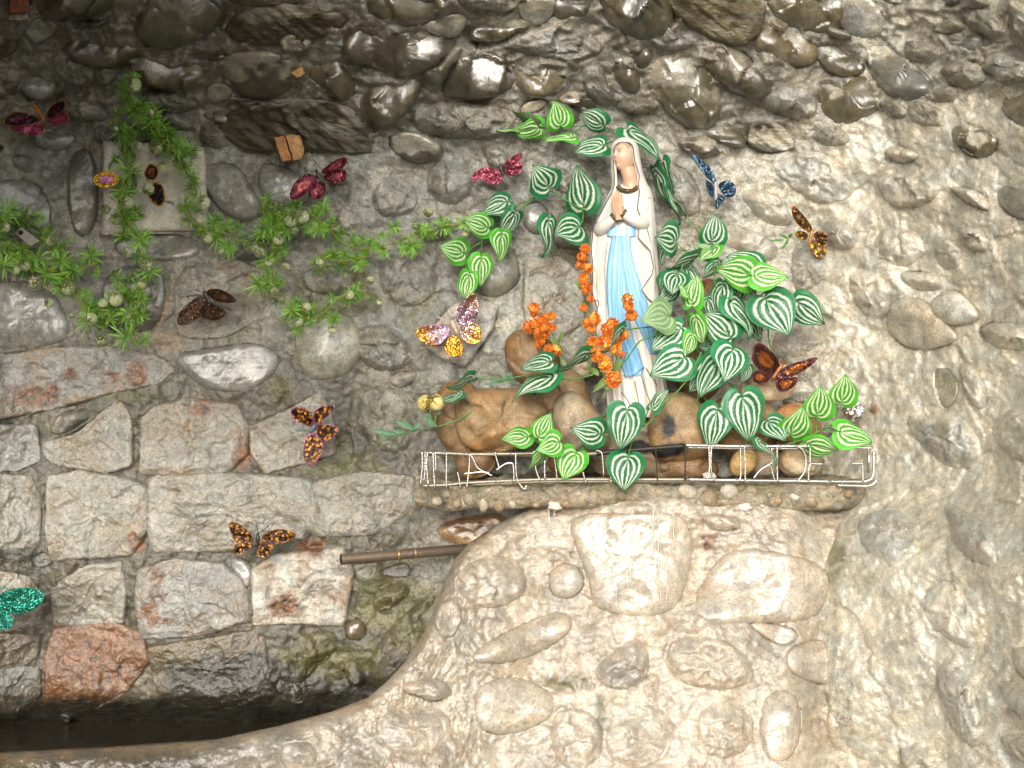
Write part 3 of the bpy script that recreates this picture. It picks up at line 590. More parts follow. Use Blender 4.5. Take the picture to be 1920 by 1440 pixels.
# ------------------------------------------------------------------ stones
MATS = {'B': M_BLOCK, 'C': M_COBBLE, 'S': M_COBBLE, 'R': M_MORTAR, 'L': M_SLATE}
def Bn(u, v):
    e = 14.0
    a = unproj(u + e, v, Bd(u + e, v)) - unproj(u - e, v, Bd(u - e, v)); b = unproj(u, v + e, Bd(u, v + e)) - unproj(u, v - e, Bd(u, v - e))
    n = np.cross(a, b); n /= np.linalg.norm(n, axis=-1, keepdims=True); return n * np.sign(-n[..., 1:2])
def stone(i, reg, kind, H, col, rust, poly):
    P = np.array(poly, float); size = math.sqrt(abs(np.sum(P[:, 0] * np.roll(P[:, 1], -1) - P[:, 1] * np.roll(P[:, 0], -1))) / 2)
    n = int(np.clip(size * 0.75, 22, 110)); K = int(np.clip(size * 0.2, 6, 26)); scal = reg == 'c' or (reg == 's' and P[:, 1].mean() < 460)
    if kind == 'B':                              # keep the corners of the quarried blocks
        Pn = np.roll(P, -1, 0); Pp = np.roll(P, 1, 0); P = np.stack([P + (Pp - P) * .1, P, P + (Pn - P) * .1], 1).reshape(-1, 2); P[1::3] = P[1::3] * .8 + (P[0::3] + P[2::3]) * .1
    O = resample(chaikin(P, {'B': 0, 'L': 1}.get(kind, 2)), n)
    if reg == 'w' and kind == 'B': O = (O - O.mean(0)) * 1.07 + O.mean(0)
    if reg == 'c': O = (O - O.mean(0)) * (1.2 if kind in 'CLS' and H > 25 else 1.08) + O.mean(0)
    c = O.mean(0); sd = i * 13.7
    th = np.linspace(0, 2 * math.pi, n, endpoint=False)
    jit = {'B': 2.2, 'L': 2.6, 'R': 3.0, 'S': 1.2, 'C': .6}[kind] * min(1, size / 60)
    d = O - c; O = O + d / (np.linalg.norm(d, axis=1, keepdims=True) + 1e-9) * (jit * fbm(O[:, 0] / 11 + sd, O[:, 1] / 11, 3, 3))[:, None]
    t = np.linspace(0, 1, K + 1)[1:]
    r = np.sin(t * math.pi / 2) if kind in 'CR' else 1 - (1 - t) ** 1.35
    r = np.concatenate([r, [1.004, 1.0]])
    u = c[0] + (O[:, 0] - c[0])[None] * r[:, None]; v = c[1] + (O[:, 1] - c[1])[None] * r[:, None]
    u = np.concatenate([[c[0]], u.ravel()]); v = np.concatenate([[c[1]], v.ravel()])
    rr = np.concatenate([[0], np.repeat(np.minimum(r, 1), n)])
    Hm = H / 1000 * (.72 if reg == 'b' else 1)
    if kind == 'C': 
        h = Hm * np.sqrt(np.maximum(0, 1 - rr ** (3.4 if scal else 2.8))) - 0.004
        if scal:                              # hangs out of the cement along its lower edge, buried along the upper one
            qv = np.clip((v - c[1]) / (np.ptp(O[:, 1]) * .5), -1, 1); h = .74 * h * (1 + .55 * qv) - .020 * sstep(-qv, -.3, .9) - .006
    elif kind == 'R' or (kind == 'L' and reg == 's'): h = Hm * 1.25 * np.maximum(0, 1 - rr ** 3) + relief(u, v) * sstep(rr, .35, .95) * (0.9 if reg == 'b' else 1 + 0.1 * sstep(u, 1300, 1700))
    elif kind == 'S': h = Hm * np.maximum(0, 1 - rr ** 6) ** 0.5 - 0.002
    else: h = .55 * Hm * np.maximum(0, 1 - rr ** 26) ** 0.5 - 0.001
    tx, ty = random.uniform(-.05, .05), random.uniform(-.05, .05)
    tilt = ((u - c[0]) * tx + (v - c[1]) * ty) / 1000 * (1 if kind != 'C' else .5)
    fall = np.clip((1 - rr) * 4, 0, 1)
    if kind == 'B': nz = 0.007 * facet(u / 42 + sd, v / 42, 5) + 0.004 * ridg(u / 17 + sd, v / 17, 3, 6) + 0.002 * fbm(u / 6, v / 6, 2, 8)
    elif kind == 'L': a, b = u * .75 + v * .66, -u * .66 + v * .75; nz = 0.010 * fbm(a / 60 + sd, b / 9, 3, 5) + 0.003 * fbm(u / 9, v / 9, 2, 8)
    elif kind == 'R': nz = 0.010 * facet(u / 34 + sd, v / 34, 5) + 0.005 * fbm(u / 16 + sd, v / 16, 3, 6) + 0.002 * fbm(u / 6, v / 6, 2, 8)
    elif kind == 'S': nz = 0.004 * fbm(u / 34 + sd, v / 34, 3, 5) + 0.001 * fbm(u / 9, v / 9, 2, 8)
    else: nz = (0.017 * facet(u / 62 + sd, v / 62, 5) if scal else 0) + 0.006 * fbm(u / 48 + sd, v / 48, 2, 5) + 0.0012 * fbm(u / 16, v / 16, 2, 8)
    h = h + (nz + tilt) * (0.25 + .75 * fall if not (kind == 'R' or (kind == 'L' and reg == 's')) else np.clip((1 - rr) * 2.2, 0, 1))
    h[-n:] = -0.035; h[-2 * n:-n] = -0.006
    if reg == 'b': base = unproj(u, v, Bd(u, v)); nn = Bn(np.array([c[0]]), np.array([c[1]]))[0]
    else: base = unproj(u, v, W(u, v)); nn = Wn(np.array([c[0]]), np.array([c[1]]))[0]
    w = 0.5 if kind in 'CRL' and scal else 0.35
    dr = nn * w + np.array([0, -1, 0]) * (1 - w); dr /= np.linalg.norm(dr)
    pos = base + dr[None] * h[:, None]
    cc = np.array(col)[None] * (1 + (.5 if reg == 'c' else .3) * fbm(u / 30 + sd, v / 30, 4, 12))[:, None] * (1 + 0.12 * fbm(u / 9 + sd, v / 9, 3, 14))[:, None]
    if rust > .05:
        rm = sstep(fbm(u / 34 + sd, v / 34, 4, 16) + (rr - .75) * .5, .32 - .25 * rust, .62 - .25 * rust)[:, None] * min(1, rust * 1.3) * .6
        cc = cc * (1 - rm) + np.array([.22, .125, .05])[None] * rm
    if kind == 'B':                              # broad brown damp stains on the quarried faces
        bw = sstep(fbm(u / 55 + sd * 1.3, v / 38, 4, 26), .02, .5)[:, None] * .55; cc = cc * (1 - bw) + np.array([.185, .135, .075]) * bw
    if kind == 'R' or (kind == 'L' and reg == 's') or (reg == 'b'):
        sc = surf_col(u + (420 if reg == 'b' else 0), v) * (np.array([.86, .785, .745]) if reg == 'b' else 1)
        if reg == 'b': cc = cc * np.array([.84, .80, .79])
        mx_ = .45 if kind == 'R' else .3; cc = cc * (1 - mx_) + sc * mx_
        e = sstep(rr + .25 * fbm(u / 25 + sd, v / 25, 3, 33), .7 if kind in 'RL' else (.7 if reg == 'b' else .85), 1.02)[:, None]; cc = cc * (1 - e) + sc * e
    if scal and kind in 'CLS':     # cement smeared over parts of the cobbles
        sm = sstep(fbm(u / 45 + sd, v / 45, 4, 22) + 0.55 * (c[1] - v) / (np.ptp(O[:, 1]) * .5), .12, .30)[:, None]; cc = cc * (1 - sm) + surf_col(u, v) * 1.25 * sm
    mo = sstep(blobs(u, v, MOSS) + 0.5 * fbm(u / 30, v / 30, 4, 61), 0.5, 0.95)[:, None] * .45
    cc = cc * (1 - mo) + np.array([.10, .10, .035]) * mo
    cc = stains(u, v, cc, rust * 1.6, 0.0 if reg == 'b' else 1.0)
    fc = [(0, 1 + k, 1 + (k + 1) % n) for k in range(n)]
    quads = grid_faces(n, len(r), wrap=True) + 1
    faces = [tuple(f) for f in fc] + [tuple(q) for q in quads.tolist()]
    return world_mesh('stone', pos, faces, M_WORN if reg == 'b' and kind in 'SC' else (M_PLASTER if kind == 'R' and reg in 'bs' else MATS[kind]), ROOT[reg], cc, origin=base[0])
for i, s in enumerate(ST): stone(i, *s)
print('stones', {k: sum(1 for s in ST if s[0] == k) for k in 'wcsb'})

# ------------------------------------------------------------------ ground outside and the water in the basin
g = np.array([(-400, -400), (400, -400), (400, 400), (-400, 400)])
M_GROUND = rock_mat('packed_earth', (0.7, 0.9), 60, 0.6, 0.01, 6, 0.3, 0.3)
gu = np.concatenate([np.linspace(-400, -6, 12), np.linspace(-5, 5, 60), np.linspace(6, 400, 12)])
GX, GY = np.meshgrid(gu, gu); gz = -1.02 + 0.02 * fbm(GX / .5, GY / .5, 3, 3)
gcol = np.array([.12, .105, .08])[None] * (1 + .3 * fbm(GX.ravel() / .8, GY.ravel() / .8, 4, 4))[:, None]
tag(world_mesh('ground', np.stack([GX, GY, gz], -1).reshape(-1, 3), grid_faces(len(gu), len(gu))[:, ::-1], M_GROUND, None, gcol), kind='structure')
mw, nt, b = newmat('still_water')
b.inputs['Base Color'].default_value = (.030, .025, .016, 1); b.inputs['Roughness'].default_value = .16
n1 = N(nt, 'ShaderNodeTexNoise', Scale=14.0, Detail=2.0); bp = N(nt, 'ShaderNodeBump', Strength=.25, Distance=.01)
nt.links.new(n1.outputs['Fac'], bp.inputs['Height']); nt.links.new(bp.outputs[0], b.inputs['Normal'])
wx = np.linspace(-1.3, 0.1, 12); wy = np.linspace(-.27, .16, 6); WX, WY = np.meshgrid(wx, wy)
tag(world_mesh('pool_water', np.stack([WX, WY, WX * 0 - .655], -1).reshape(-1, 3), grid_faces(12, 6)[:, ::-1], mw), kind='structure')
# ------------------------------------------------------------------ shelf under the statue
SH_Z, SH_Y = -0.170, -0.205
R_SHELF = thing('concrete_shelf', (0.26, -0.1, -0.2), 'narrow mossy concrete shelf studded with small pebbles under the statue', 'shelf')
xs = np.linspace(-0.172, 0.650, 230)
prof = [(.10, SH_Z), (.0, SH_Z), (-.06, SH_Z), (-.12, SH_Z), (-.17, SH_Z), (-.192, SH_Z - .001), (-.202, SH_Z - .006), (-.206, SH_Z - .014), (-.206, SH_Z - .024), (-.206, SH_Z - .031), (-.205, SH_Z - .037), (-.201, SH_Z - .042), (-.192, SH_Z - .046), (-.16, SH_Z - .049), (-.05, SH_Z - .05), (.1, SH_Z - .05)]
pr = catmull([(p[0], p[1]) for p in prof], 4)
XS, PI_ = np.meshgrid(xs, np.arange(len(pr)))
py_, pz_ = pr[PI_, 0], pr[PI_, 1]
q = XS * 1000, pz_ * 1000 + py_ * 900
dn = 0.018 * fbm(q[0] / 70, q[1] / 50, 3, 111) + 0.006 * fbm(q[0] / 40, q[1] / 40, 3, 101) + 0.005 * ridg(q[0] / 14, q[1] / 14, 3, 103) + .002 * fbm(q[0] / 5, q[1] / 5, 2, 105)
endt = sstep(XS, -0.172, -0.10) * sstep(XS, .650, .56)
py2 = np.where(py_ < 0, py_ * (0.55 + .45 * endt), py_) - dn * (py_ < -.1)
pz2 = pz_ + dn * .6
shc = np.array([.25, .21, .15])[None] * (1 + .4 * fbm(q[0].ravel() / 30, q[1].ravel() / 30, 4, 107))[:, None]
mo = sstep(fbm(q[0].ravel() / 50, q[1].ravel() / 50, 4, 109), .05, .35)[:, None] * .6
shc = np.maximum(shc * (1 - mo) + np.array([.10, .095, .035]) * mo, .01)
so = np.exp(-((q[0].ravel() - 270) / 60) ** 2)[:, None] * sstep(fbm(q[0].ravel() / 20, q[1].ravel() / 20, 3, 113), -.3, .2)[:, None] * (py_.ravel() > -.2)[:, None] * .9
shc = shc * (1 - so) + .015 * so
world_mesh('ledge', np.stack([XS, py2, pz2], -1).reshape(-1, 3), grid_faces(len(xs), len(pr))[:, ::-1], M_CONCRETE, R_SHELF, shc)

def pebble_mesh(sd, n=14, K=6):
    V = [(0, 0, 1)]; 
    for k in range(1, K):
        ph = math.pi * k / K
        for j in range(n):
            w = 2 * math.pi * j / n; V.append((math.sin(ph) * math.cos(w), math.sin(ph) * math.sin(w), math.cos(ph)))
    V.append((0, 0, -1)); V = np.array(V)
    V = V * (1 + .16 * fbm(V[:, 0] * .9 + sd + V[:, 2], V[:, 1] * .9 + V[:, 2] * .7, 2, 7))[:, None]
    F = [(0, 1 + j, 1 + (j + 1) % n) for j in range(n)]
    for k in range(K - 2):
        o = 1 + k * n
        F += [(o + j, o + n + j, o + n + (j + 1) % n, o + (j + 1) % n) for j in range(n)]
    o = 1 + (K - 2) * n; F += [(len(V) - 1, o + (j + 1) % n, o + j) for j in range(n)]
    return V, F
PEB = [(857, 944, 8, 9), (880, 935, 11, 14), (907, 942, 10, 17), (935, 945, 12, 15), (969, 922, 12, 9), (990, 930, 10, 8), (1010, 925, 9, 10), (1030, 925, 10, 7), (1050, 930, 8, 6), (1085, 925, 9, 8), (1105, 935, 16, 8), (1130, 928, 8, 8), (1150, 935, 10, 7), (1175, 932, 14, 8), (1200, 930, 9, 9), (1225, 938, 13, 8), (1250, 926, 10, 7), (1290, 922, 18, 12), (1330, 935, 18, 15), (1366, 921, 16, 13), (1408, 920, 13, 11), (1395, 942, 13, 12), (1440, 925, 9, 8), (1455, 940, 12, 8), (1490, 930, 10, 9), (1520, 940, 13, 10), (1555, 930, 9, 7), (960, 945, 9, 8), (1062, 945, 11, 7), (1275, 945, 10, 6), (1365, 950, 12, 8), (840, 925, 10, 9), (820, 940, 10, 8), (1590, 925, 8, 7), (1428, 948, 8, 6), (1005, 946, 8, 6)]
PCOL = [(.28, .22, .14), (.24, .21, .15), (.34, .29, .22), (.27, .19, .11), (.38, .34, .28)]
for i, (u, v, a, b_) in enumerate(PEB):
    Vp, Fp = pebble_mesh(i * 3.3)
    p = unproj(u, v, -.2035 + .005 * random.random())
    A = random.uniform(-.5, .5); ca, sa = math.cos(A), math.sin(A)
    Vp = Vp * [a / 1000, .010, b_ / 1000]; Vp = np.stack([Vp[:, 0] * ca - Vp[:, 2] * sa, Vp[:, 1], Vp[:, 0] * sa + Vp[:, 2] * ca], 1) + p
    c = np.array(PCOL[i % 5]) * random.uniform(.8, 1.15); pc = c[None] * (1 + .2 * fbm(Vp[:, 0] * 150, Vp[:, 2] * 150, 3, i))[:, None]
    world_mesh('pebble', Vp, Fp, M_BOULDER, R_SHELF, pc)

# ------------------------------------------------------------------ loose tan boulders on the shelf
def boulder(poly, yc, hd, col, label, soft=2, sd=0, soot=None, facets=.35, name='boulder', mat=None):
    P = np.array(poly, float); n, K = 64, 26
    O = resample(chaikin(P, soft), n); c = O.mean(0)
    ph = np.linspace(0, math.pi, K + 1)[1:-1]
    r = np.sin(ph) ** .75; yy = -np.sign(np.cos(ph)) * np.abs(np.cos(ph)) ** .85
    u = np.concatenate([[c[0]], (c[0] + (O[:, 0] - c[0])[None] * r[:, None]).ravel(), [c[0]]])
    v = np.concatenate([[c[1]], (c[1] + (O[:, 1] - c[1])[None] * r[:, None]).ravel(), [c[1]]])
    y = np.concatenate([[-1], np.repeat(yy, n), [1]])
    nz = facets * .022 * facet(u / 60 + sd, v / 60 + y * .8, 5) + .004 * fbm(u / 30 + sd, v / 30 + y, 3, 6) + .0008 * fbm(u / 7, v / 7, 2, 8)
    mid = np.interp(np.abs(y), [0, .25], [0, 1])
    pos = unproj(u, v, yc + hd * y) ; pos[:, 1] -= nz * mid * np.sign(-y) * 1.0
    cc = np.array(col)[None] * (1 + .22 * fbm(u / 45 + sd, v / 45, 4, 9))[:, None] * (1 + .1 * fbm(u / 10, v / 10, 3, 10))[:, None]
    wa = sstep(fbm(u / 70 + sd, v / 70, 3, 12), 0, .4)[:, None] * .6; cc = cc * (1 - wa) + cc * np.array([1.15, .9, .7]) * wa
    if soot:
        s = sstep(blobs(u, v, soot) + .3 * fbm(u / 14, v / 14, 3, 13), .35, .7)[:, None]; cc = cc * (1 - s) + .014 * s
    F = [(0, 1 + k, 1 + (k + 1) % n) for k in range(n)] + [tuple(q) for q in (grid_faces(n, K - 1, True) + 1).tolist()]
    o = 1 + (K - 2) * n; e = len(pos) - 1; F += [(e, o + (k + 1) % n, o + k) for k in range(n)]
    o = world_mesh(name, pos, F, mat or M_BOULDER, None, np.maximum(cc, .008))
    return tag(o, label, 'boulder', 'loose boulders on the shelf')
TN = (.255, .17, .085); TB = (.22, .135, .065); TP = (.33, .265, .18); TG = (.265, .215, .145)
boulder([(803, 765), (822, 728), (850, 711), (885, 715), (905, 745), (900, 850), (870, 888), (848, 855), (822, 825)], -.075, .05, TB, 'brown boulder half hidden behind the yellow roses at the left end of the shelf', sd=1)
boulder([(853, 742), (868, 731), (950, 726), (988, 731), (1002, 750), (1034, 768), (1012, 800), (1003, 838), (930, 852), (880, 845), (853, 815)], -.125, .055, TN, 'largest squarish tan boulder with a chipped top edge', 1, 2, facets=.8)
boulder([(944, 660), (950, 628), (985, 612), (1030, 632), (1052, 670), (1050, 725), (1000, 735), (955, 705)], -.045, .045, TB, 'rounded brown boulder under the left orange flower sprig', sd=3)
boulder([(995, 760), (1015, 720), (1045, 690), (1080, 692), (1106, 725), (1108, 780), (1060, 800), (1005, 800)], -.075, .045, TN, 'tan boulder behind the striped leaf pair left of the statue foot', sd=4)
boulder([(1033, 790), (1038, 748), (1065, 728), (1100, 745), (1138, 795), (1150, 842), (1112, 858), (1060, 855), (1040, 835)], -.135, .048, TG, 'smooth egg shaped grey tan boulder leaning below the statue hem', sd=5)
boulder([(1213, 790), (1226, 750), (1265, 730), (1310, 745), (1335, 790), (1340, 850), (1290, 870), (1215, 866)], -.125, .05, TN, 'tan boulder stained by black candle soot right of the statue', sd=6, soot=[(1253, 800, 14, 26, 1), (1262, 842, 34, 14, 1), (1240, 850, 40, 10, 1)])
boulder([(1100, 860), (1110, 820), (1180, 800), (1240, 820), (1250, 875), (1230, 898), (1120, 898)], -.105, .05, TG, 'boulder wedged low behind the rail under the statue', sd=7, soot=[(1200, 840, 60, 16, 1)])
boulder([(850, 868), (880, 842), (915, 842), (932, 862), (920, 892), (885, 902), (862, 892)], -.10, .035, TB, 'small brown boulder low behind the rail below the biggest boulder', sd=8)
boulder([(1024, 880), (1030, 845), (1065, 838), (1095, 850), (1100, 890), (1060, 902)], -.12, .03, TB, 'small dark brown boulder low behind the bright leaf on the rail', sd=9)
boulder([(1215, 880), (1240, 852), (1300, 850), (1345, 862), (1350, 895), (1290, 902), (1225, 902)], -.10, .04, (.2, .12, .06), 'dark brown boulder low behind the sooty part of the rail', sd=10)
boulder([(1366, 870), (1378, 846), (1402, 838), (1421, 850), (1418, 875), (1400, 893), (1374, 894)], -.165, .022, (.50, .32, .12), 'small yellow egg shaped stone behind the rail', sd=11, facets=.05)
boulder([(1456, 868), (1468, 840), (1510, 836), (1540, 848), (1542, 885), (1515, 897), (1470, 893)], -.135, .032, TP, 'pinkish tan boulder behind the curved wire of the rail', sd=12)
boulder([(1400, 880), (1408, 845), (1440, 830), (1468, 850), (1465, 895), (1420, 902)], -.10, .035, TG, 'grey tan boulder between the yellow stone and the pinkish boulder', sd=13)
boulder([(1320, 790), (1340, 745), (1400, 740), (1455, 760), (1470, 810), (1440, 850), (1350, 855)], -.085, .05, TN, 'tan boulder behind the two hanging dark striped leaves', sd=14)
boulder([(1440, 800), (1455, 765), (1490, 752), (1525, 765), (1545, 800), (1540, 850), (1480, 860)], -.09, .045, (.34, .19, .08), 'orange tan boulder behind the bright striped leaves on the right', sd=15)
boulder([(1385, 735), (1400, 690), (1440, 675), (1480, 685), (1500, 710), (1485, 742), (1450, 756), (1405, 752)], -.085, .035, (.52, .42, .29), 'cream broken stone under the brown butterfly', 1, 16, facets=.8)
boulder([(1262, 700), (1270, 640), (1310, 610), (1350, 640), (1360, 720), (1320, 760), (1275, 750)], -.03, .045, TB, 'brown boulder deep behind the striped leaf bush', sd=17)
boulder([(1300, 560), (1310, 525), (1340, 520), (1362, 545), (1360, 600), (1320, 610)], .0, .035, (.24, .12, .06), 'small dark brown stone showing through the top of the leaf bush', sd=18)
boulder([(1062, 690), (1068, 668), (1095, 652), (1118, 668), (1120, 705), (1085, 715)], -.02, .03, TP, 'pale small stone behind the statue hem by the orange flowers', sd=19)
boulder([(1120, 800), (1132, 775), (1190, 771), (1250, 773), (1262, 800), (1255, 895), (1130, 895)], -.06, .055, TG, 'flat topped stone that carries the statue', 1, 20, facets=.2)

# ------------------------------------------------------------------ statue
def tab(rows): return np.array(rows, float)
SIL = tab([(257, 1168, 1175), (259, 1160, 1182), (262, 1154, 1187), (268, 1149, 1193), (275, 1146, 1197), (300, 1145, 1201), (325, 1145, 1206), (345, 1147, 1214), (355, 1145, 1220), (368, 1138, 1224), (390, 1130, 1227), (412, 1118, 1229), (435, 1110, 1231), (465, 1104, 1233), (500, 1103, 1235), (540, 1106, 1237), (590, 1109, 1239), (625, 1113, 1240), (655, 1120, 1241), (690, 1128, 1245), (730, 1135, 1251), (760, 1138, 1253), (774, 1141, 1251)])
EDGE = tab([(266, 1163, 1176), (268, 1158, 1182), (275, 1152, 1187), (300, 1150, 1190), (330, 1152, 1199), (345, 1152, 1197), (360, 1148, 1199), (375, 1139, 1197), (390, 1132, 1195), (412, 1120, 1203), (430, 1112, 1198), (445, 1111, 1196), (455, 1110, 1205), (470, 1109, 1219), (500, 1112, 1225), (515, 1111, 1222), (543, 1110, 1203), (560, 1113, 1215), (567, 1117, 1225), (580, 1120, 1231), (600, 1119, 1235), (628, 1117, 1238)])
YC = -.10
def s_sil(v): return np.interp(v, SIL[:, 0], SIL[:, 1]), np.interp(v, SIL[:, 0], SIL[:, 2])
def s_hd(v, hw): return hw / 1000 * np.interp(v, [257, 330, 370, 480, 700, 775], [1.0, .95, .70, .62, .60, .62])
def s_ctr(v): return YC + np.interp(v, [257, 330, 400, 775], [-.004, -.002, 0, 0])
def robe_scale(v): return np.interp(v, [340, 600, 650, 775], [.86, .92, 1, 1])
def robe_y(u, v, extra=0.0):
    l, r = s_sil(v); c = (l + r) / 2; hw = (r - l) / 2 * robe_scale(v)
    k = np.clip((np.asarray(u, float) - c) / hw, -1, 1); a = np.arccos(k)
    return s_ctr(v) - (s_hd(v, hw) + fold(a, v) / 1000) * np.sqrt(np.maximum(0, 1 - k * k)) - extra
def fold(a, v):
    w = np.interp(v, [425, 470, 600, 775], [0, 1.0, 1.7, 3.2])
    return w * (np.sin(a * 13 + (v - 500) * .006 + .6 * np.sin(v * .02)) * .6 + np.sin(a * 29 + 1.3 + (v - 500) * -.004) * .35 + .5 * vn(a * 5, v / 120, 201))
WHITE = np.array([.63, .60, .54])
m_plaster, nt, b = newmat('painted_plaster')
at = N(nt, 'ShaderNodeAttribute', attribute_name='col'); nt.links.new(at.outputs['Color'], b.inputs['Base Color'])
b.inputs['Roughness'].default_value = .33; b.inputs['Specular IOR Level'].default_value = .45
geo = N(nt, 'ShaderNodeNewGeometry'); n1 = N(nt, 'ShaderNodeTexNoise', Scale=260.0, Detail=3.0); nt.links.new(geo.outputs['Position'], n1.inputs[0])
bp = N(nt, 'ShaderNodeBump', Strength=.5, Distance=.0008); nt.links.new(n1.outputs['Fac'], bp.inputs['Height']); nt.links.new(bp.outputs[0], b.inputs['Normal'])
M_ST = m_plaster
M_GOLD = plain('gilt_brown_paint', (.10, .062, .022), .35, .3)
M_LINE = plain('brown_paint_line', (.10, .062, .04), .5)
R_ST = thing('statue', tuple(unproj(1195, 774, YC)), 'white plaster statue of a veiled praying woman with a blue sash', 'statue')
def wash(u, v, s, base=WHITE, amt=.12):
    c = base[None] * (1 + .07 * fbm(u / 40, v / 60, 3, s))[:, None]
    gm = sstep(fbm(u / 9, v / 26, 4, s + 5), .18, .55)[:, None] * .16; c = c * (1 - gm) + np.array([.42, .37, .29]) * gm
    y_ = sstep(fbm(u / 14, v / 90, 3, s + 3), 0, .5)[:, None] * amt; c = c * (1 - y_) + np.array([.62, .54, .40]) * y_
    return c
# robe
vv = np.concatenate([np.linspace(343, 430, 40), np.linspace(432, 774, 170)]); na = 190
aa = np.linspace(0, 2 * math.pi, na, endpoint=False)
VV, AA = np.meshgrid(vv, aa, indexing='ij'); l, r = s_sil(VV); hw = (r - l) / 2 * robe_scale(VV)
neckdown = np.interp(VV, [343, 352, 366], [.50, .86, 1])
hw = hw * neckdown; cx = (l + r) / 2 + np.interp(VV, [343, 380], [1, 0])
f_ = fold(np.where(AA > math.pi, 2 * math.pi - AA, AA), VV)
uu = cx + (hw + f_ * .5) * np.cos(AA)
yy = s_ctr(VV) - (s_hd(VV, hw) + f_ / 1000) * np.sin(AA)
pos = unproj(uu, VV, yy).reshape(-1, 3); uu_, vv_ = uu.ravel(), VV.ravel()
c = wash(uu_, vv_, 210, amt=.25)
bl = sstep(440 - vv_, 0, 60)[:, None] * .35; c = c * (1 - bl) + np.array([.48, .57, .58]) * bl
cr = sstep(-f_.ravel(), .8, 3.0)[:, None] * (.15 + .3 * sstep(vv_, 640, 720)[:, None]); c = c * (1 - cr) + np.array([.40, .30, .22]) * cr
gr = sstep(fbm(uu_ / 22, vv_ / 22, 3, 215) + (vv_ - 770) / 40, -.1, .5)[:, None] * .35; c = c * (1 - gr) + np.array([.36, .33, .26]) * gr
top = len(pos); pos = np.vstack([pos, pos[:na].mean(0)[None], pos[top - na:top].mean(0)[None]]); c = np.vstack([c, c[:1], c[-1:]])
Fr = [tuple(q) for q in grid_faces(na, len(vv), True)[:, ::-1].tolist()] + [(top, k, (k + 1) % na) for k in range(na)] + [(top + 1, top - na + (k + 1) % na, top - na + k) for k in range(na)]
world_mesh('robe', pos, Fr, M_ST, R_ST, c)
# mantle with veil, open down the front
vv = np.concatenate([np.linspace(257.2, 268, 12), np.linspace(270, 628, 170)]); nt_ = 150
tt = np.linspace(0, 1, nt_); rows = []; ucol = []
for v in vv:
    l, r = s_sil(v); cx = (l + r) / 2; hw = (r - l) / 2
    ul = np.interp(v, EDGE[:, 0], EDGE[:, 1]); ur = np.interp(v, EDGE[:, 0], EDGE[:, 2])
    if v < 266: ul = ur = 1170 if v < 260 else 1169
    aL = math.acos(np.clip((ul - cx) / hw, -.985, .985)); aR = math.acos(np.clip((ur - cx) / hw, -.985, .985))
    if v < 266: aL = aR = (aL + aR) / 2
    a = aL + tt * (2 * math.pi + aR - aL); hd = float(s_hd(v, hw))
    fo = np.interp(v, [330, 430, 628], [0, 1.5, 2.4]) * (np.sin(a * 9 + v * .006) * .6 + np.sin(a * 17 + 2 - v * .008) * .4)
    fo = fo + .6 * np.sin(a * 6 + 1) * np.interp(v, [257, 300, 340], [0, .6, .4])
    u = cx + (hw + fo * .3) * np.cos(a); y = s_ctr(v) - (hd + fo / 1000) * np.sin(a) - .0015
    # inner rims fold back towards the body
    ui = cx + (hw * .80) * np.cos(a[[0, -1]]); yi = s_ctr(v) - hd * .80 * np.sin(a[[0, -1]])
    rows.append(np.vstack([unproj(ui[0], v, yi[0])[None], unproj(u, v, y), unproj(ui[1], v, yi[1])[None]])); ucol.append(np.concatenate([[ui[0]], u, [ui[1]]]))
pos = np.vstack(rows); U_ = np.concatenate(ucol); V_ = np.repeat(vv, nt_ + 2)
c = wash(U_, V_, 220)
ch = blobs(U_, V_, [(1131, 449, 3, 4, 1), (1129, 460, 2.5, 4, 1), (1217, 372, 2.5, 2, .8), (1207, 600, 3, 2, .7)])[:, None]; ch = sstep(ch, .4, .6); c = c * (1 - ch) + np.array([.16, .11, .08]) * ch
gy = sstep(U_, 1212, 1240)[:, None] * sstep(fbm(U_ / 12, V_ / 70, 3, 224), -.2, .4)[:, None] * .25; c = c * (1 - gy) + np.array([.48, .46, .44]) * gy  # shade on the mantle's right side, painted in as grey
world_mesh('mantle', pos, grid_faces(nt_ + 2, len(vv))[:, ::-1], M_ST, R_ST, c)
def m_edge(v, side):
    l, r = s_sil(v); cx = (l + r) / 2; hw = (r - l) / 2; u = np.interp(v, EDGE[:, 0], EDGE[:, 1 + side])
    k = np.clip((u - cx) / hw, -.985, .985); return unproj(cx + hw * k, v, s_ctr(v) - s_hd(v, hw) * math.sqrt(1 - k * k) - .0022)
for side in (0, 1):
    pts = [m_edge(v, side) for v in np.linspace(267, 626, 110)]
    V1, F1 = tube(pts, .0009, 6); world_mesh('painted_hem_line', V1, F1, M_LINE, R_ST)
def front_line(uv, rad=.0007, off=.0016, sc=1.0, name='painted_fold_line', mat=None):
    P = catmull(uv, 6); pts = []
    for u, v in P:
        l, r = s_sil(v); cx = (l + r) / 2; hw = (r - l) / 2; k = np.clip((u - cx) / hw, -.97, .97)
        pts.append(unproj(u, v, s_ctr(v) - s_hd(v, hw) * math.sqrt(1 - k * k) - off))
    V1, F1 = tube(pts, rad, 6); world_mesh(name, V1, F1, mat or M_LINE, R_ST)
front_line([(1211, 420), (1219, 450), (1226, 480), (1230, 520), (1227, 555)])
front_line([(1107, 445), (1106, 500), (1110, 545), (1111, 560), (1120, 563), (1122, 570), (1119, 582), (1112, 588)])
front_line([(1203, 705), (1212, 735), (1221, 758)], off=.004); front_line([(1190, 715), (1196, 745), (1199, 772)], off=.004)
front_line([(1165, 735), (1178, 752), (1184, 770)], off=.004); front_line([(1211, 690), (1232, 722)], off=.004)
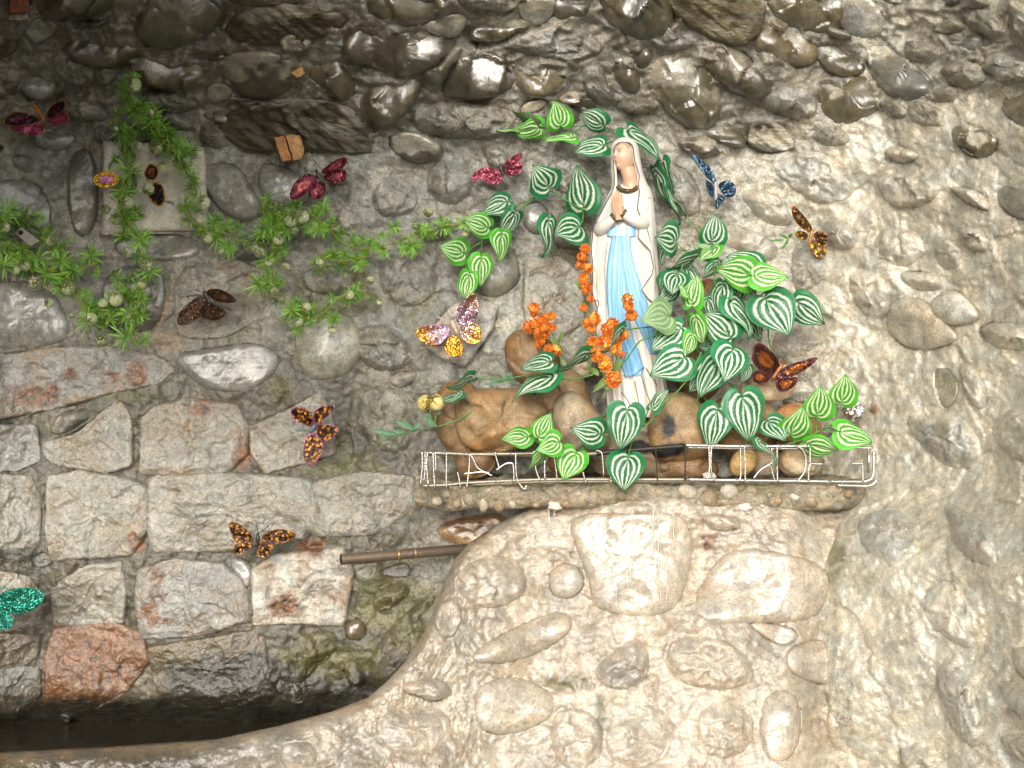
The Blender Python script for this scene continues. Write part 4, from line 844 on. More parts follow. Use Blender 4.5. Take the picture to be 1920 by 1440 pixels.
# neck, head
SKIN = np.array([.54, .365, .25])
pn = [unproj(1176, 316, YC - .013), unproj(1180, 330, YC - .013), unproj(1182, 345, YC - .010), unproj(1183, 356, YC - .008)]
V1, F1 = tube(catmull(pn, 5), np.interp(np.linspace(0, 1, 16), [0, .5, 1], [.0135, .0132, .017]), 20)
V1 = np.array(V1); world_mesh('neck', V1, F1, M_ST, R_ST, np.tile(SKIN * [.97, .9, .85], (len(V1), 1)))
nu_, nv_ = 72, 56; hv = []
for j in range(nv_ + 1):
    ph = math.pi * j / nv_
    for i in range(nu_):
        w = 2 * math.pi * i / nu_
        x, y, z = math.sin(ph) * math.sin(w), -math.sin(ph) * math.cos(w), math.cos(ph)
        # an egg: narrower towards the chin, flattened face
        k = 1 - .26 * sstep(-z, .1, 1.0) * (1 if y < 0.3 else .3)
        X, Y_, Z = x * k * .80, y * (.88 if y < 0 else 1.0) * (1 - .10 * float(sstep(-z, .2, 1))), z * 1.12
        g = lambda cx, cz, sx, sz: math.exp(-((x - cx) / sx) ** 2 - ((z - cz) / sz) ** 2) if y < 0 else 0
        d = 0
        d += .21 * g(0, -.17, .10, .085) + .14 * g(0, .0, .075, .15) + .07 * g(0, .12, .07, .10)        # nose
        d -= .09 * g(.30, .10, .17, .10) + .09 * g(-.30, .10, .17, .10)                                  # eye hollows
        d += .045 * g(.30, .08, .10, .055) + .045 * g(-.30, .08, .10, .055)                              # lids
        d += .04 * g(.28, .27, .22, .06) + .04 * g(-.28, .27, .22, .06)                                  # brows
        d += .075 * g(0, -.40, .13, .045) + .085 * g(0, -.50, .11, .045) - .03 * g(0, -.45, .16, .02)    # lips
        d += .11 * g(0, -.76, .18, .13) - .04 * g(0, -.62, .2, .05)                                      # chin
        d += .04 * g(.42, -.22, .2, .2) + .04 * g(-.42, -.22, .2, .2)                                    # cheeks
        Y_ -= d; hv.append((X, Y_, Z))
hv = np.array(hv); hx, hz = hv[:, 0].copy(), hv[:, 2].copy(); front = hv[:, 1] < -.2
Rh = Matrix.Rotation(math.radians(-7), 3, 'Y') @ Matrix.Rotation(math.radians(-44), 3, 'Z') @ Matrix.Rotation(math.radians(-14), 3, 'X')
HC = unproj(1169.5, 294, YC - .0105); HS = .0252
def hpt(p): return np.array(HC) + HS * np.array(Rh @ Vector(p))
ph_ = np.array([hpt(p) for p in hv])
hc = np.tile(SKIN, (len(hv), 1))
def hb(cx, cz, sx, sz): return (np.exp(-((hx - cx) / sx) ** 2 - ((hz - cz) / sz) ** 2) * front)[:, None]
hc = hc * (1 - .5 * hb(0, -.50, .13, .045)) + np.array([.42, .10, .08]) * .5 * hb(0, -.50, .13, .045)
hc = hc * (1 - .35 * hb(0, -.505, .15, .018)) + np.array([.30, .08, .06]) * .35 * hb(0, -.505, .15, .018)
for s_ in (-1, 1):
    hc = hc * (1 - .3 * hb(.34 * s_, -.25, .16, .14)) + np.array([.72, .40, .30]) * .3 * hb(.34 * s_, -.25, .16, .14)
hair = sstep(hz + .25 * np.abs(hx) * 1.6, .78, .86)[:, None]; side = sstep(np.abs(hx) + .1 * hz, .66, .74)[:, None]
hm = np.maximum(hair, side); hc = hc * (1 - hm) + np.array([.46, .36, .25]) * hm
world_mesh('head', ph_, grid_faces(nu_, nv_ + 1, True)[:, ::-1], M_ST, R_ST, hc)
M_EYE = plain('painted_eye', (.05, .035, .03), .25)
M_EYEW = plain('painted_eye_white', (.62, .58, .52), .25)
def face_y(x, z):
    d = np.hypot(hx - x, hz - z) + 10 * (~front); return hv[np.argmin(d), 1]
for s_ in (-1, 1):
    Vp, Fp = pebble_mesh(0, 12, 8)
    cx, cz = .24 * s_, .105; cy = face_y(cx, cz)
    V1 = np.array([hpt((cx + p[0] * .125, cy + .025 + p[1] * .055, cz + p[2] * .06)) for p in Vp]); eye = world_mesh('eye', V1, Fp, M_EYEW, R_ST)
    V1 = np.array([hpt((cx - .02 + p[0] * .055, cy - .018 + p[1] * .02, cz + .004 + p[2] * .055)) for p in Vp]); world_mesh('iris', V1, Fp, M_EYE, eye)
    pts = [hpt((cx + a * .12, face_y(cx + a * .12, cz + .045 - .03 * a * a) - .012, cz + .055 - .04 * a * a)) for a in np.linspace(-1, 1, 9)]
    V1, F1 = tube(pts, .0007, 5); world_mesh('eyelid', V1, F1, M_LINE, R_ST)
    pts = [hpt((cx + a * .16, face_y(cx + a * .16, cz + .19) - .008, cz + .20 - .05 * a * a)) for a in np.linspace(-1, 1, 9)]
    V1, F1 = tube(pts, .0008, 5); world_mesh('eyebrow', V1, F1, plain('eyebrow_paint', (.30, .2, .13), .5), R_ST)
# wavy hair line under the veil
pts = [hpt((a, -.35 - .35 * (1 - abs(a) / .75), .98 - .55 * (abs(a) / .7) ** 2 + .03 * math.sin(a * 22))) for a in np.linspace(-.62, .70, 24)]
V1, F1 = tube(pts, .0012, 6); world_mesh('hair_edge', V1, F1, plain('hair_paint', (.34, .26, .18), .5), R_ST)
# gilt collar
P = catmull([(1158, 349), (1164, 355), (1175, 358), (1187, 357), (1195, 351)], 6)
V1, F1 = tube([unproj(u, v, YC - .030 + .00045 * abs(u - 1177)) for u, v in P], .0042, 10); world_mesh('collar', V1, F1, M_GOLD, R_ST)
# sleeves, cuffs
def yz(u, v, o): return unproj(u, v, float(robe_y(u, v)) - o)
SLV = [[(1136, 404, -.016), (1127, 428, -.006), (1131, 426, .007), (1141, 417, .014), (1152, 407, .017)], [(1210, 396, -.022), (1207, 418, -.008), (1198, 417, .006), (1184, 410, .014), (1168, 400, .017)]]
for s_ in SLV:
    P = catmull([yz(*q) for q in s_], 8); n = len(P)
    V1, F1 = tube(P, np.interp(np.linspace(0, 1, n), [0, .35, .7, 1], [.008, .0135, .0105, .0075]), 18); V1 = np.array(V1)
    V1[:, 1] += .0006 * np.sin(V1[:, 0] * 1400 + V1[:, 2] * 900)
    world_mesh('sleeve', V1, F1, M_ST, R_ST, wash(V1[:, 0] * 1000, V1[:, 2] * 1000, 231))
    e = P[-1] - P[-4]; e = e / np.linalg.norm(e)
    V1, F1 = tube([P[-1] - e * .004, P[-1] - e * .001, P[-1] + e * .0015], [.0082, .0092, .0086], 18); world_mesh('cuff', V1, F1, M_GOLD, R_ST)
# praying hands, fingertips up: palm, four fingers of unequal length and a thumb each, grown together
def hand(side):
    ax = np.array([-.10, -.10, 1.0]); ax /= np.linalg.norm(ax)             # towards the fingertips
    row = np.array([.80, -.60, .03]); row -= ax * row.dot(ax); row /= np.linalg.norm(row)
    nrm = np.cross(ax, row) ; nrm /= np.linalg.norm(nrm)
    w0 = unproj(1160, 402, float(robe_y(1160, 402)) - .019) + nrm * .0026 * side
    parts = []
    for k, (o, ln) in enumerate(((-.0072, .0165), (-.0024, .0195), (.0024, .0205), (.0070, .0180))):
        base = w0 + ax * .0195 + row * o; bend = nrm * (-.0012 * side)
        pts = [base - ax * .017 - row * o * .35, base - ax * .006, base, base + ax * ln * .5 + nrm * .0008 * side, base + ax * ln * .85, base + ax * ln]
        parts.append(tube(pts, [.0034, .0034, .00275, .0025, .0021, .0010], 10))
    tb = w0 + ax * .004 - row * .0085
    parts.append(tube([tb + row * .003, tb + ax * .006 - row * .0005, tb + ax * .013 - row * .0012, tb + ax * .0185 - row * .0004], [.0034, .0031, .0026, .0012], 10))
    parts.append(tube([w0 - ax * .010, w0 - ax * .003, w0 + ax * .004], [.0058, .0058, .0050], 14))
    for o in (-.005, 0, .005): parts.append(tube([w0 + row * o - ax * .001, w0 + row * o + ax * .010, w0 + row * o + ax * .019], [.0045, .0044, .0034], 10))
    V1, F1 = join(parts); V1 = np.array(V1); cen = V1.mean(0)
    me = mesh('hand', V1 - cen, F1)
    tmp = bpy.data.objects.new('hand', me); C.objects.link(tmp)
    md = tmp.modifiers.new('grow', 'REMESH'); md.mode = 'VOXEL'; md.voxel_size = .0006; md.use_smooth_shade = True
    sm = tmp.modifiers.new('soft', 'SMOOTH'); sm.iterations = 4; sm.factor = .5
    dg = bpy.context.evaluated_depsgraph_get(); me2 = bpy.data.meshes.new_from_object(tmp.evaluated_get(dg))
    bpy.data.objects.remove(tmp); nv = len(me2.vertices); me2.name = 'hand'
    me2.polygons.foreach_set('use_smooth', np.ones(len(me2.polygons), bool))
    a = me2.color_attributes.new('col', 'FLOAT_COLOR', 'POINT'); a.data.foreach_set('color', np.tile(np.append(SKIN * [1, .92, .85], 1), (nv, 1)).astype(np.float32).ravel())
    link('hand', me2, M_ST, R_ST, cen - np.array(R_ST.location))
hand(-1); hand(1)
# blue sash: belt and two falling ends
def strip(rows, off, pleat, name='sash', blue=(.20, .43, .66)):
    t = tab(rows); vs_ = np.linspace(t[0, 0], t[-1, 0], max(8, int((t[-1, 0] - t[0, 0]) / 2))); nk = 40
    S_, T_ = np.meshgrid(np.linspace(0, 1, nk), vs_); UL = np.interp(T_, t[:, 0], t[:, 1]); UR = np.interp(T_, t[:, 0], t[:, 2])
    u = UL + (UR - UL) * S_; ed = np.minimum(S_, 1 - S_)
    y = robe_y(u, T_, off * np.minimum(1, ed * 12 + .1) + pleat * .5 * np.sin(S_ * 2 * math.pi * 4.5 + T_ * .01)) 
    u_, v_ = u.ravel(), T_.ravel()
    c = np.array(blue)[None] * (1 + .14 * fbm(u_ / 20, v_ / 60, 3, 240))[:, None]
    w = sstep(vn(S_.ravel() * 9, v_ / 160, 241) + .35 * np.sin(S_.ravel() * 2 * math.pi * 4.5 + v_ * .01), .25, .8)[:, None] * .6; c = c * (1 - w) + np.array([.48, .60, .66]) * w
    world_mesh(name, unproj(u, T_, y).reshape(-1, 3), grid_faces(nk, len(vs_))[:, ::-1], M_ST, R_ST, c)
strip([(437, 1148, 1174), (470, 1141, 1178), (500, 1137, 1181), (530, 1136, 1182), (560, 1137, 1180), (600, 1141, 1180), (640, 1153, 1190), (655, 1157, 1197), (690, 1166, 1208), (704, 1171, 1204)], .0040, .0018)
strip([(437, 1160, 1182), (470, 1164, 1184), (500, 1166, 1191), (540, 1170, 1204), (560, 1175, 1211), (600, 1189, 1227), (640, 1209, 1231), (662, 1217, 1234)], .0052, .0014)
strip([(424, 1154, 1188), (430, 1141, 1192), (436, 1138, 1193), (443, 1137, 1193)], .0055, .0006)
front_line([(1169, 703), (1178, 707), (1190, 702), (1205, 690), (1208, 688)], .0009, .006, name='sash_hem', mat=plain('dark_blue_paint', (.06, .15, .3), .4))
# beads down the left edge of the sash
Vp, Fp = pebble_mesh(0, 6, 4); parts = []
for v in np.arange(455, 600, 3.2):
    u = np.interp(v, [455, 500, 600], [1139, 1134, 1137]); parts.append((Vp * .0013 + unproj(u, v, float(robe_y(u, v)) - .0015), Fp))
V1, F1 = join(parts); tag(world_mesh('rosary_beads', V1, F1, plain('grey_bead', (.45, .43, .38), .4), R_ST), kind='stuff')
world_mesh('plinth', unproj(*np.array([(1146, 772, -.135), (1248, 772, -.135), (1248, 772, -.06), (1146, 772, -.06), (1146, 782, -.135), (1248, 782, -.135), (1248, 782, -.06), (1146, 782, -.06)]).T), [(0, 1, 2, 3), (4, 7, 6, 5), (0, 4, 5, 1), (1, 5, 6, 2), (2, 6, 7, 3), (3, 7, 4, 0)], M_ST, R_ST, np.tile(WHITE * .8, (8, 1)), smooth=False)

# ------------------------------------------------------------------ wire rail along the shelf
M_WIRE = plain('bright_wire', (.52, .50, .46), .22, .9, bump=(400, .0004))
M_WIRED = plain('sooty_wire', (.03, .028, .024), .5, .5)
M_BAR = plain('dull_steel_bar', (.30, .27, .20), .4, .6, bump=(300, .0008))
R_FE = thing('wire_rail', tuple(unproj(1215, 905, -.222)), 'low rail of bent silver wire strung along the front of the shelf', 'rail')
FY = -.222
def bar(uv, r, name, mat, y=FY, per=6):
    P = catmull(uv, per) if len(uv) > 2 else np.array(uv, float)
    V1, F1 = tube(unproj(P[:, 0], P[:, 1], y), r, 8); world_mesh(name, V1, F1, mat, R_FE)
bar([(793, 849), (840, 850), (882, 852), (956, 851), (1009, 850), (1081, 852), (1125, 849)], .0032, 'bar', M_BAR)
bar([(793, 851), (1000, 854), (1125, 853)], .0022, 'bar', M_BAR, FY + .006)
bar([(1118, 850), (1150, 847), (1220, 841), (1284, 836)], .0042, 'bar', M_WIRED)
bar([(1284, 835), (1340, 836), (1420, 837), (1512, 837), (1600, 839), (1636, 840)], .0030, 'bar', M_WIRE)
bar([(1284, 839), (1420, 841), (1512, 841)], .0020, 'bar', M_WIRE, FY + .004)
bar([(792, 911), (840, 909), (882, 905), (1023, 899), (1143, 899), (1215, 899), (1286, 899)], .0030, 'bar', M_BAR)
bar([(882, 909), (1023, 903), (1143, 903), (1286, 902)], .0022, 'bar', M_BAR, FY + .003)
bar([(1286, 899), (1400, 901), (1480, 902), (1559, 903)], .0030, 'bar', M_WIRE)
bar([(1556, 903), (1600, 903), (1617, 903), (1630, 900), (1636, 893), (1638, 880), (1638, 846)], .0026, 'bar', M_WIRE)
bar([(1570, 910), (1610, 911), (1628, 911), (1638, 907), (1643, 900)], .0026, 'bar', M_WIRE)
bar([(1629, 842), (1629, 887)], .0026, 'bar', M_WIRE, per=2)
WR = [
 [(791, 846), (792, 875), (788, 910)], [(797, 850), (797, 880), (795, 902)], [(802, 847), (800, 873), (803, 912)], [(812, 848), (813, 880), (815, 912)], [(816, 848), (817, 865), (817, 882)],
 [(837, 847), (837, 880), (837, 915)], [(858, 885), (861, 900), (863, 914)], [(880, 850), (880, 875), (875, 916)], [(880, 850), (888, 862), (894, 875), (904, 883), (923, 892)], [(870, 888), (890, 886), (905, 885), (918, 887)],
 [(928, 848), (931, 860), (937, 880)], [(930, 882), (945, 871), (957, 868), (962, 873), (964, 905)], [(967, 847), (968, 889), (973, 906), (983, 917), (987, 910)], [(1000, 847), (1007, 850), (1004, 877), (1013, 902)], [(1022, 862), (1021, 880), (1022, 899)],
 [(1038, 852), (1042, 875), (1045, 902)], [(1093, 885), (1096, 897), (1099, 905)], [(1117, 845), (1124, 846), (1129, 853), (1132, 892)], [(1144, 875), (1145, 890), (1146, 906)],
 [(1329, 835), (1330, 880), (1326, 901)], [(1334, 835), (1333, 880), (1339, 902)], [(1388, 834), (1389, 888), (1386, 902)], [(1396, 834), (1397, 870), (1397, 905)],
 [(1413, 897), (1425, 882), (1442, 871), (1448, 867), (1447, 856), (1447, 840)], [(1442, 872), (1447, 880), (1449, 889), (1454, 905)], [(1457, 838), (1457, 870), (1458, 904)], [(1488, 836), (1497, 838), (1506, 845), (1511, 863), (1508, 885), (1496, 901)],
 [(1519, 840), (1519, 862), (1521, 869), (1544, 870)], [(1520, 869), (1516, 882), (1516, 902)], [(1596, 869), (1612, 869), (1617, 872), (1618, 904)]]
for w in WR: bar(w, .0017, 'wire', M_WIRE, FY - .003)
bar([(1229, 838), (1231, 870), (1233, 902)], .0011, 'wire', M_WIRED, FY - .003); bar([(1285, 834), (1285, 870), (1285, 900)], .0014, 'wire', M_WIRED, FY - .003)
for (u, v) in [(793, 849), (803, 850), (815, 849), (833, 850), (857, 850), (872, 852), (930, 850), (957, 851), (1003, 849), (837, 912), (815, 912), (845, 913), (863, 912), (930, 903), (937, 903), (960, 902), (1125, 901), (1288, 899), (1327, 900), (1341, 901), (1381, 901), (1400, 902), (1461, 902), (1494, 901), (1518, 902), (1341, 837), (1387, 837), (1400, 838), (1463, 838), (1578, 904)]:
    P = [unproj(u + .6 * math.sin(a), v, FY) + np.array([.0008 * math.sin(a * .5), .0044 * math.sin(a), .0044 * math.cos(a)]) for a in np.linspace(0, 5.2, 12)]
    V1, F1 = tube(P, .0010, 6); world_mesh('wire_tie', V1, F1, M_WIRE, R_FE)

# ------------------------------------------------------------------ pipe, plaque, bricks, bracket, foil, wax
M_PIPE = plain('weathered_pipe', (.19, .145, .10), .38, .5, bump=(90, .001))
R_PI = thing('metal_pipe', tuple(unproj(640, 1049, -.05)), 'short rusty metal pipe sticking out of the wall over the basin', 'pipe')
p0, p1 = unproj(639, 1049, -.13), unproj(900, 1027, -.03); rr_ = .0095
V1, F1 = tube([p0 + (p1 - p0) * t for t in np.linspace(0, 1, 14)], rr_, 20, cap=False); V1 = np.array(V1)
world_mesh('tube', V1, F1, M_PIPE, R_PI)
V1, F1 = tube([p0 + (p1 - p0) * t for t in (.001, .02, .2)], rr_ * .80, 20); world_mesh('bore_plug', V1, [f[::-1] for f in F1], plain('bore_shade', (.03, .02, .015), .8), R_PI)  # closed dark plug paints the shade inside the pipe mouth
for t in (.40, .52):
    V1, F1 = tube([p0 + (p1 - p0) * (t - .008), p0 + (p1 - p0) * t, p0 + (p1 - p0) * (t + .008)], [rr_ * 1.0, rr_ * 1.09, rr_ * 1.0], 20); world_mesh('joint_ring', V1, F1, plain('brass_ring', (.38, .26, .12), .35, .6), R_PI)
def slab(name, poly, y, th, mat, parent=None, col=None, rot=(0, 0), jitter=0, bev=3):
    """a plate with rounded rim, its face outline given in photo px at depth y"""
    P = np.array(poly, float); O = resample(P, 64); O += jitter * np.stack([fbm(O[:, 0] / 9, O[:, 1] / 9, 3, 1), fbm(O[:, 0] / 9, O[:, 1] / 9, 3, 2)], 1); c = O.mean(0); rows = []
    for k, (g, d) in enumerate([(0.0, 0), (.5, 0), (.9, 0), (1 - bev / 100, .0), (1.0, .18), (1.0, 1.0)]):
        q = c + (O - c) * g; rows.append(unproj(q[:, 0], q[:, 1], y + th * d + rot[0] * (q[:, 0] - c[0]) / 1000 + rot[1] * (q[:, 1] - c[1]) / 1000))
    pos = np.vstack(rows); n = len(O)
    if jitter:
        qq = (pos[:, 0] * 1000, pos[:, 2] * 1000); pos[:, 1] += .002 * facet(qq[0] / 20, qq[1] / 20, 4) + .0015 * fbm(qq[0] / 7, qq[1] / 7, 3, 5)
    cc = None
    if col is not None:
        x_, z_ = pos[:, 0] * 1000, pos[:, 2] * 1000; cc = np.array(col)[None] * (1 + .14 * fbm(x_ / 40, z_ / 40, 4, 6))[:, None]
    return world_mesh(name, pos, [tuple(q) for q in grid_faces(n, 6, True).tolist()], mat, parent, cc)
R_PL = thing('plaque', tuple(unproj(285, 435, -.03)), 'blank cream stone plaque set in the wall behind the fern garland', 'plaque')
pq = slab('plate', [(193, 264), (288, 268), (384, 276), (388, 355), (391, 433), (290, 434), (193, 436)], float(W(285, 350)) - .028, .05, M_BOULDER, R_PL, (.52, .485, .41), (0.20, 0))
slab('frame_edge', [(188, 432), (290, 430), (394, 429), (394, 438), (290, 439), (188, 441)], float(W(285, 435)) - .024, .04, M_CONCRETE, R_PL, (.36, .33, .28), (0.30, 0))
def wallbrick(poly, parent, y, col, tilt=(0, 0)):
    o = slab('brick', poly, y, .05, M_CONCRETE, parent, col, tilt, 2.0, 6); return o
wallbrick([(513, 258), (532, 253), (540, 275), (548, 300), (530, 303), (522, 285)], R_CEIL, float(W(535, 280)) - .062, (.45, .21, .08), (.2, -.3))
wallbrick([(534, 253), (562, 253), (570, 280), (566, 298), (550, 301), (542, 275)], R_CEIL, float(W(550, 280)) - .058, (.42, .24, .10), (.2, -.3))
wallbrick([(18, -10), (52, -14), (52, 24), (18, 26)], R_CEIL, float(W(35, 10)) - .075, (.26, .085, .045))
wallbrick([(16, 27), (52, 25), (52, 36), (16, 37)], R_CEIL, float(W(35, 30)) - .070, (.40, .36, .30))
wallbrick([(546, 135), (566, 124), (571, 138), (556, 147)], R_CEIL, float(W(560, 138)) - .055, (.45, .26, .10))
M_BRK = plain('grey_bracket_metal', (.22, .21, .18), .6, .2)
R_BR = thing('wall_bracket', tuple(unproj(50, 440, float(W(50, 440)) - .09)), 'small grey metal bracket with a hole among the fern garland', 'bracket')
yb = float(W(50, 440)) - .075
slab('plate', [(40, 425), (75, 452), (58, 462), (26, 436)], yb, .008, M_BRK, R_BR)
V1, F1 = tube([unproj(39, 436, yb - .0015), unproj(39, 436, yb + .002)], .0045, 14); world_mesh('hole', V1, F1, plain('hole_shade', (.015, .015, .015), .9), R_BR)  # dark disc on the plate stands in for the shade of a hole
# crumpled foil
m_foil = plain('crumpled_foil', (.75, .74, .70), .18, 1.0)
for (u0, v0, a, lab) in [(1602, 768, 19, 'crumpled silver foil tucked behind the bright leaves at the right end of the shelf')]:
    bm = bmesh.new(); bmesh.ops.create_icosphere(bm, subdivisions=4, radius=1)
    V1 = np.array([v.co[:] for v in bm.verts]); F1 = [tuple(v.index for v in f.verts) for f in bm.faces]; bm.free()
    d = .32 * facet(V1[:, 0] * 2.1 + V1[:, 1] * 1.2 + u0, V1[:, 2] * 2.1 + V1[:, 1], 3) + .1 * facet(V1[:, 0] * 4.5 - V1[:, 1], V1[:, 2] * 4.5 + u0, 5)
    V1 = V1 * (1 + d)[:, None] * a / 1000 * [1, .7, .85] + unproj(u0, v0, float(W(u0, v0)) - .07)
    tag(world_mesh('foil', V1, F1, m_foil, None, smooth=False), lab, 'foil')
# wax drips on the basin face
M_WAX = plain('white_wax', (.50, .46, .39), .4)
for (u, v0, v1, w) in [(1030, 948, 985, 4), (1040, 950, 968, 5), (1187, 955, 1060, 1.8), (1224, 955, 1050, 3), (1234, 958, 1075, 1.8), (1183, 1045, 1100, 1.3), (1250, 1075, 1130, 1.5), (1238, 1090, 1125, 1.5), (1262, 960, 1010, 2), (1155, 1105, 1135, 1.5)]:
    vv_ = np.linspace(v0, v1, 12); uu_ = u + 1.2 * vn(vv_ / 14, vv_ * 0, int(u))
    hh = .030 if u > 1060 else .006
    V1, F1 = tube(unproj(uu_, vv_, Bfull(uu_, vv_) - hh * np.where(u > 1060, 1, 1)), w * .55 / 1000 * np.interp(np.linspace(0, 1, 12), [0, .8, 1], [1, .6, .9]) * (1 + .4 * vn(vv_ / 9, vv_ * 0, int(v0))), 8); V1 = np.array(V1); world_mesh('wax_drip', V1, F1, M_WAX, R_BASIN)
for (u, v) in [(1040, 948), (1395, 951), (1330, 893)]:
    Vp, Fp = pebble_mesh(u); y = -.225 if v < 900 or True else 0
    V1 = Vp * (1 + .4 * facet(Vp[:, 0] * 2 + u, Vp[:, 2] * 2, 3))[:, None] * [.012, .006, .007] + unproj(u, v, -.214 if v > 900 else -.16); world_mesh('wax_lump', V1, Fp, M_WAX, R_SHELF)
# ------------------------------------------------------------------ striped artificial leaves
HALF = catmull([(0, 0), (.025, -.11), (.12, -.21), (.27, -.22), (.41, -.11), (.485, .08), (.47, .28), (.385, .49), (.255, .69), (.11, .87), (0, 1.0)], 4)
HALF[:, 0] = np.maximum(HALF[:, 0], 0)
def leaf_mesh(sd):
    ns = len(HALF); tt = np.linspace(-1, 1, 25); mid = np.linspace(0, 1, ns) ** 1.0
    S_, T_ = np.meshgrid(np.arange(ns), tt, indexing='ij'); A = np.abs(T_)
    x = np.sign(T_) * HALF[S_, 0] * A; y = mid[S_] + (HALF[S_, 1] - mid[S_]) * A
    x = x * (1 + .07 * fbm(y * 2 + sd, A * 0 + sd, 2, 3) * A); x += .06 * np.sin(y * 2.4 + sd * 1.7) * y; x = x * (1 + .06 * math.sin(sd * 3.1) * np.sign(x))
    z = -.34 * x * x - .20 * (y - .45) ** 2 + .05 * A * np.sin(y * 7 + sd * 2 + T_) + .016 * np.abs(np.sin(A * 4.3 * math.pi)) * (A < .9)
    z -= (.10 + .10 * math.sin(sd * 2.3)) * np.maximum(0, y - .6) ** 1.5 * 2; z -= .05 * np.exp(-(x / .05) ** 2); z += .10 * math.sin(sd) * x
    F = grid_faces(len(tt), ns)
    return mesh('leaf', np.stack([x, y, z], -1).reshape(-1, 3), F, None, np.stack([S_ / (ns - 1), T_], -1).reshape(-1, 2))
def leaf_mat(name, edge, inner, cream, rough=.42):
    m, nt, b = newmat(name); L = nt.links.new
    at = N(nt, 'ShaderNodeAttribute', attribute_name='st'); sp = N(nt, 'ShaderNodeSeparateXYZ'); L(at.outputs['Vector'], sp.inputs[0])
    oi = N(nt, 'ShaderNodeObjectInfo')
    mp = N(nt, 'ShaderNodeMapping'); mp.inputs['Scale'].default_value = (9, 5, 1); L(at.outputs['Vector'], mp.inputs[0])
    cx = N(nt, 'ShaderNodeCombineXYZ'); L(oi.outputs['Random'], cx.inputs[2]); sc = N(nt, 'ShaderNodeVectorMath', operation='SCALE', Scale=40.0); L(cx.outputs[0], sc.inputs[0])
    ad = N(nt, 'ShaderNodeVectorMath', operation='ADD'); L(mp.outputs[0], ad.inputs[0]); L(sc.outputs[0], ad.inputs[1])
    n1 = N(nt, 'ShaderNodeTexNoise', Scale=1.0, Detail=2.0); L(ad.outputs[0], n1.inputs[0])
    mp2 = N(nt, 'ShaderNodeMapping'); mp2.inputs['Scale'].default_value = (42, 16, 1); L(at.outputs['Vector'], mp2.inputs[0]); n2 = N(nt, 'ShaderNodeTexNoise', Scale=1.0, Detail=2.0); L(mp2.outputs[0], n2.inputs[0])
    def M(op, a_, b_=None):
        n = N(nt, 'ShaderNodeMath', operation=op)
        for i, q in enumerate((a_, b_)):
            if q is None: continue
            if isinstance(q, (int, float)): n.inputs[i].default_value = q
            else: L(q, n.inputs[i])
        return n.outputs[0]
    A = M('ABSOLUTE', sp.outputs[1]); s = sp.outputs[0]
    ph = M('ADD', M('MULTIPLY', A, 3.75), M('MULTIPLY', M('SUBTRACT', n1.outputs['Fac'], .5), .45))
    w = M('MULTIPLY', M('COSINE', M('MULTIPLY', ph, 2 * math.pi)), -1.0)
    w = M('ADD', w, M('MULTIPLY', M('SUBTRACT', n2.outputs['Fac'], .5), 2.4))
    st = ramp(nt, w, -.15, .7)
    st = M('MULTIPLY', st, ramp(nt, A, .88, .80)); st = M('MULTIPLY', st, ramp(nt, s, .03, .14)); st = M('MULTIPLY', st, ramp(nt, s, .97, .86))
    mg = N(nt, 'ShaderNodeMix', data_type='RGBA'); mg.inputs['A'].default_value = (*inner, 1); mg.inputs['B'].default_value = (*edge, 1); L(ramp(nt, A, .6, .95), mg.inputs['Factor'])
    mx = N(nt, 'ShaderNodeMix', data_type='RGBA'); mx.inputs['B'].default_value = (*cream, 1); L(mg.outputs['Result'], mx.inputs['A']); L(st, mx.inputs['Factor'])
    hsv = N(nt, 'ShaderNodeHueSaturation'); L(mx.outputs['Result'], hsv.inputs['Color']); L(ramp(nt, oi.outputs['Random'], 0, 1, .82, 1.15), hsv.inputs['Value'])
    L(hsv.outputs[0], b.inputs['Base Color']); b.inputs['Roughness'].default_value = rough; b.inputs['Specular IOR Level'].default_value = .3
    bp = N(nt, 'ShaderNodeBump', Strength=.3, Distance=.001); L(w, bp.inputs['Height']); L(bp.outputs[0], b.inputs['Normal'])
    b.inputs['Subsurface Weight'].default_value = 0
    return m
LM = {'b': leaf_mat('bright_striped_leaf', (.075, .34, .025), (.04, .23, .02), (.50, .58, .33)),
      'd': leaf_mat('dark_striped_leaf', (.018, .165, .055), (.011, .11, .036), (.50, .57, .44)),
      'm': leaf_mat('sage_striped_leaf', (.035, .18, .075), (.012, .11, .04), (.46, .54, .40), .3),
      'p': leaf_mat('pale_leaf_underside', (.20, .33, .14), (.17, .30, .13), (.36, .46, .27), .5)}
LEAVES = {k: [] for k in LM}
for k in LM:
    for j in range(6):
        me = leaf_mesh(j * 1.9 + ord(k)); me.materials.append(LM[k]); LEAVES[k].append(me)
M_STEM = plain('green_plastic_stem', (.06, .20, .03), .4)
M_STEMY = plain('yellow_green_wire', (.22, .24, .03), .4)
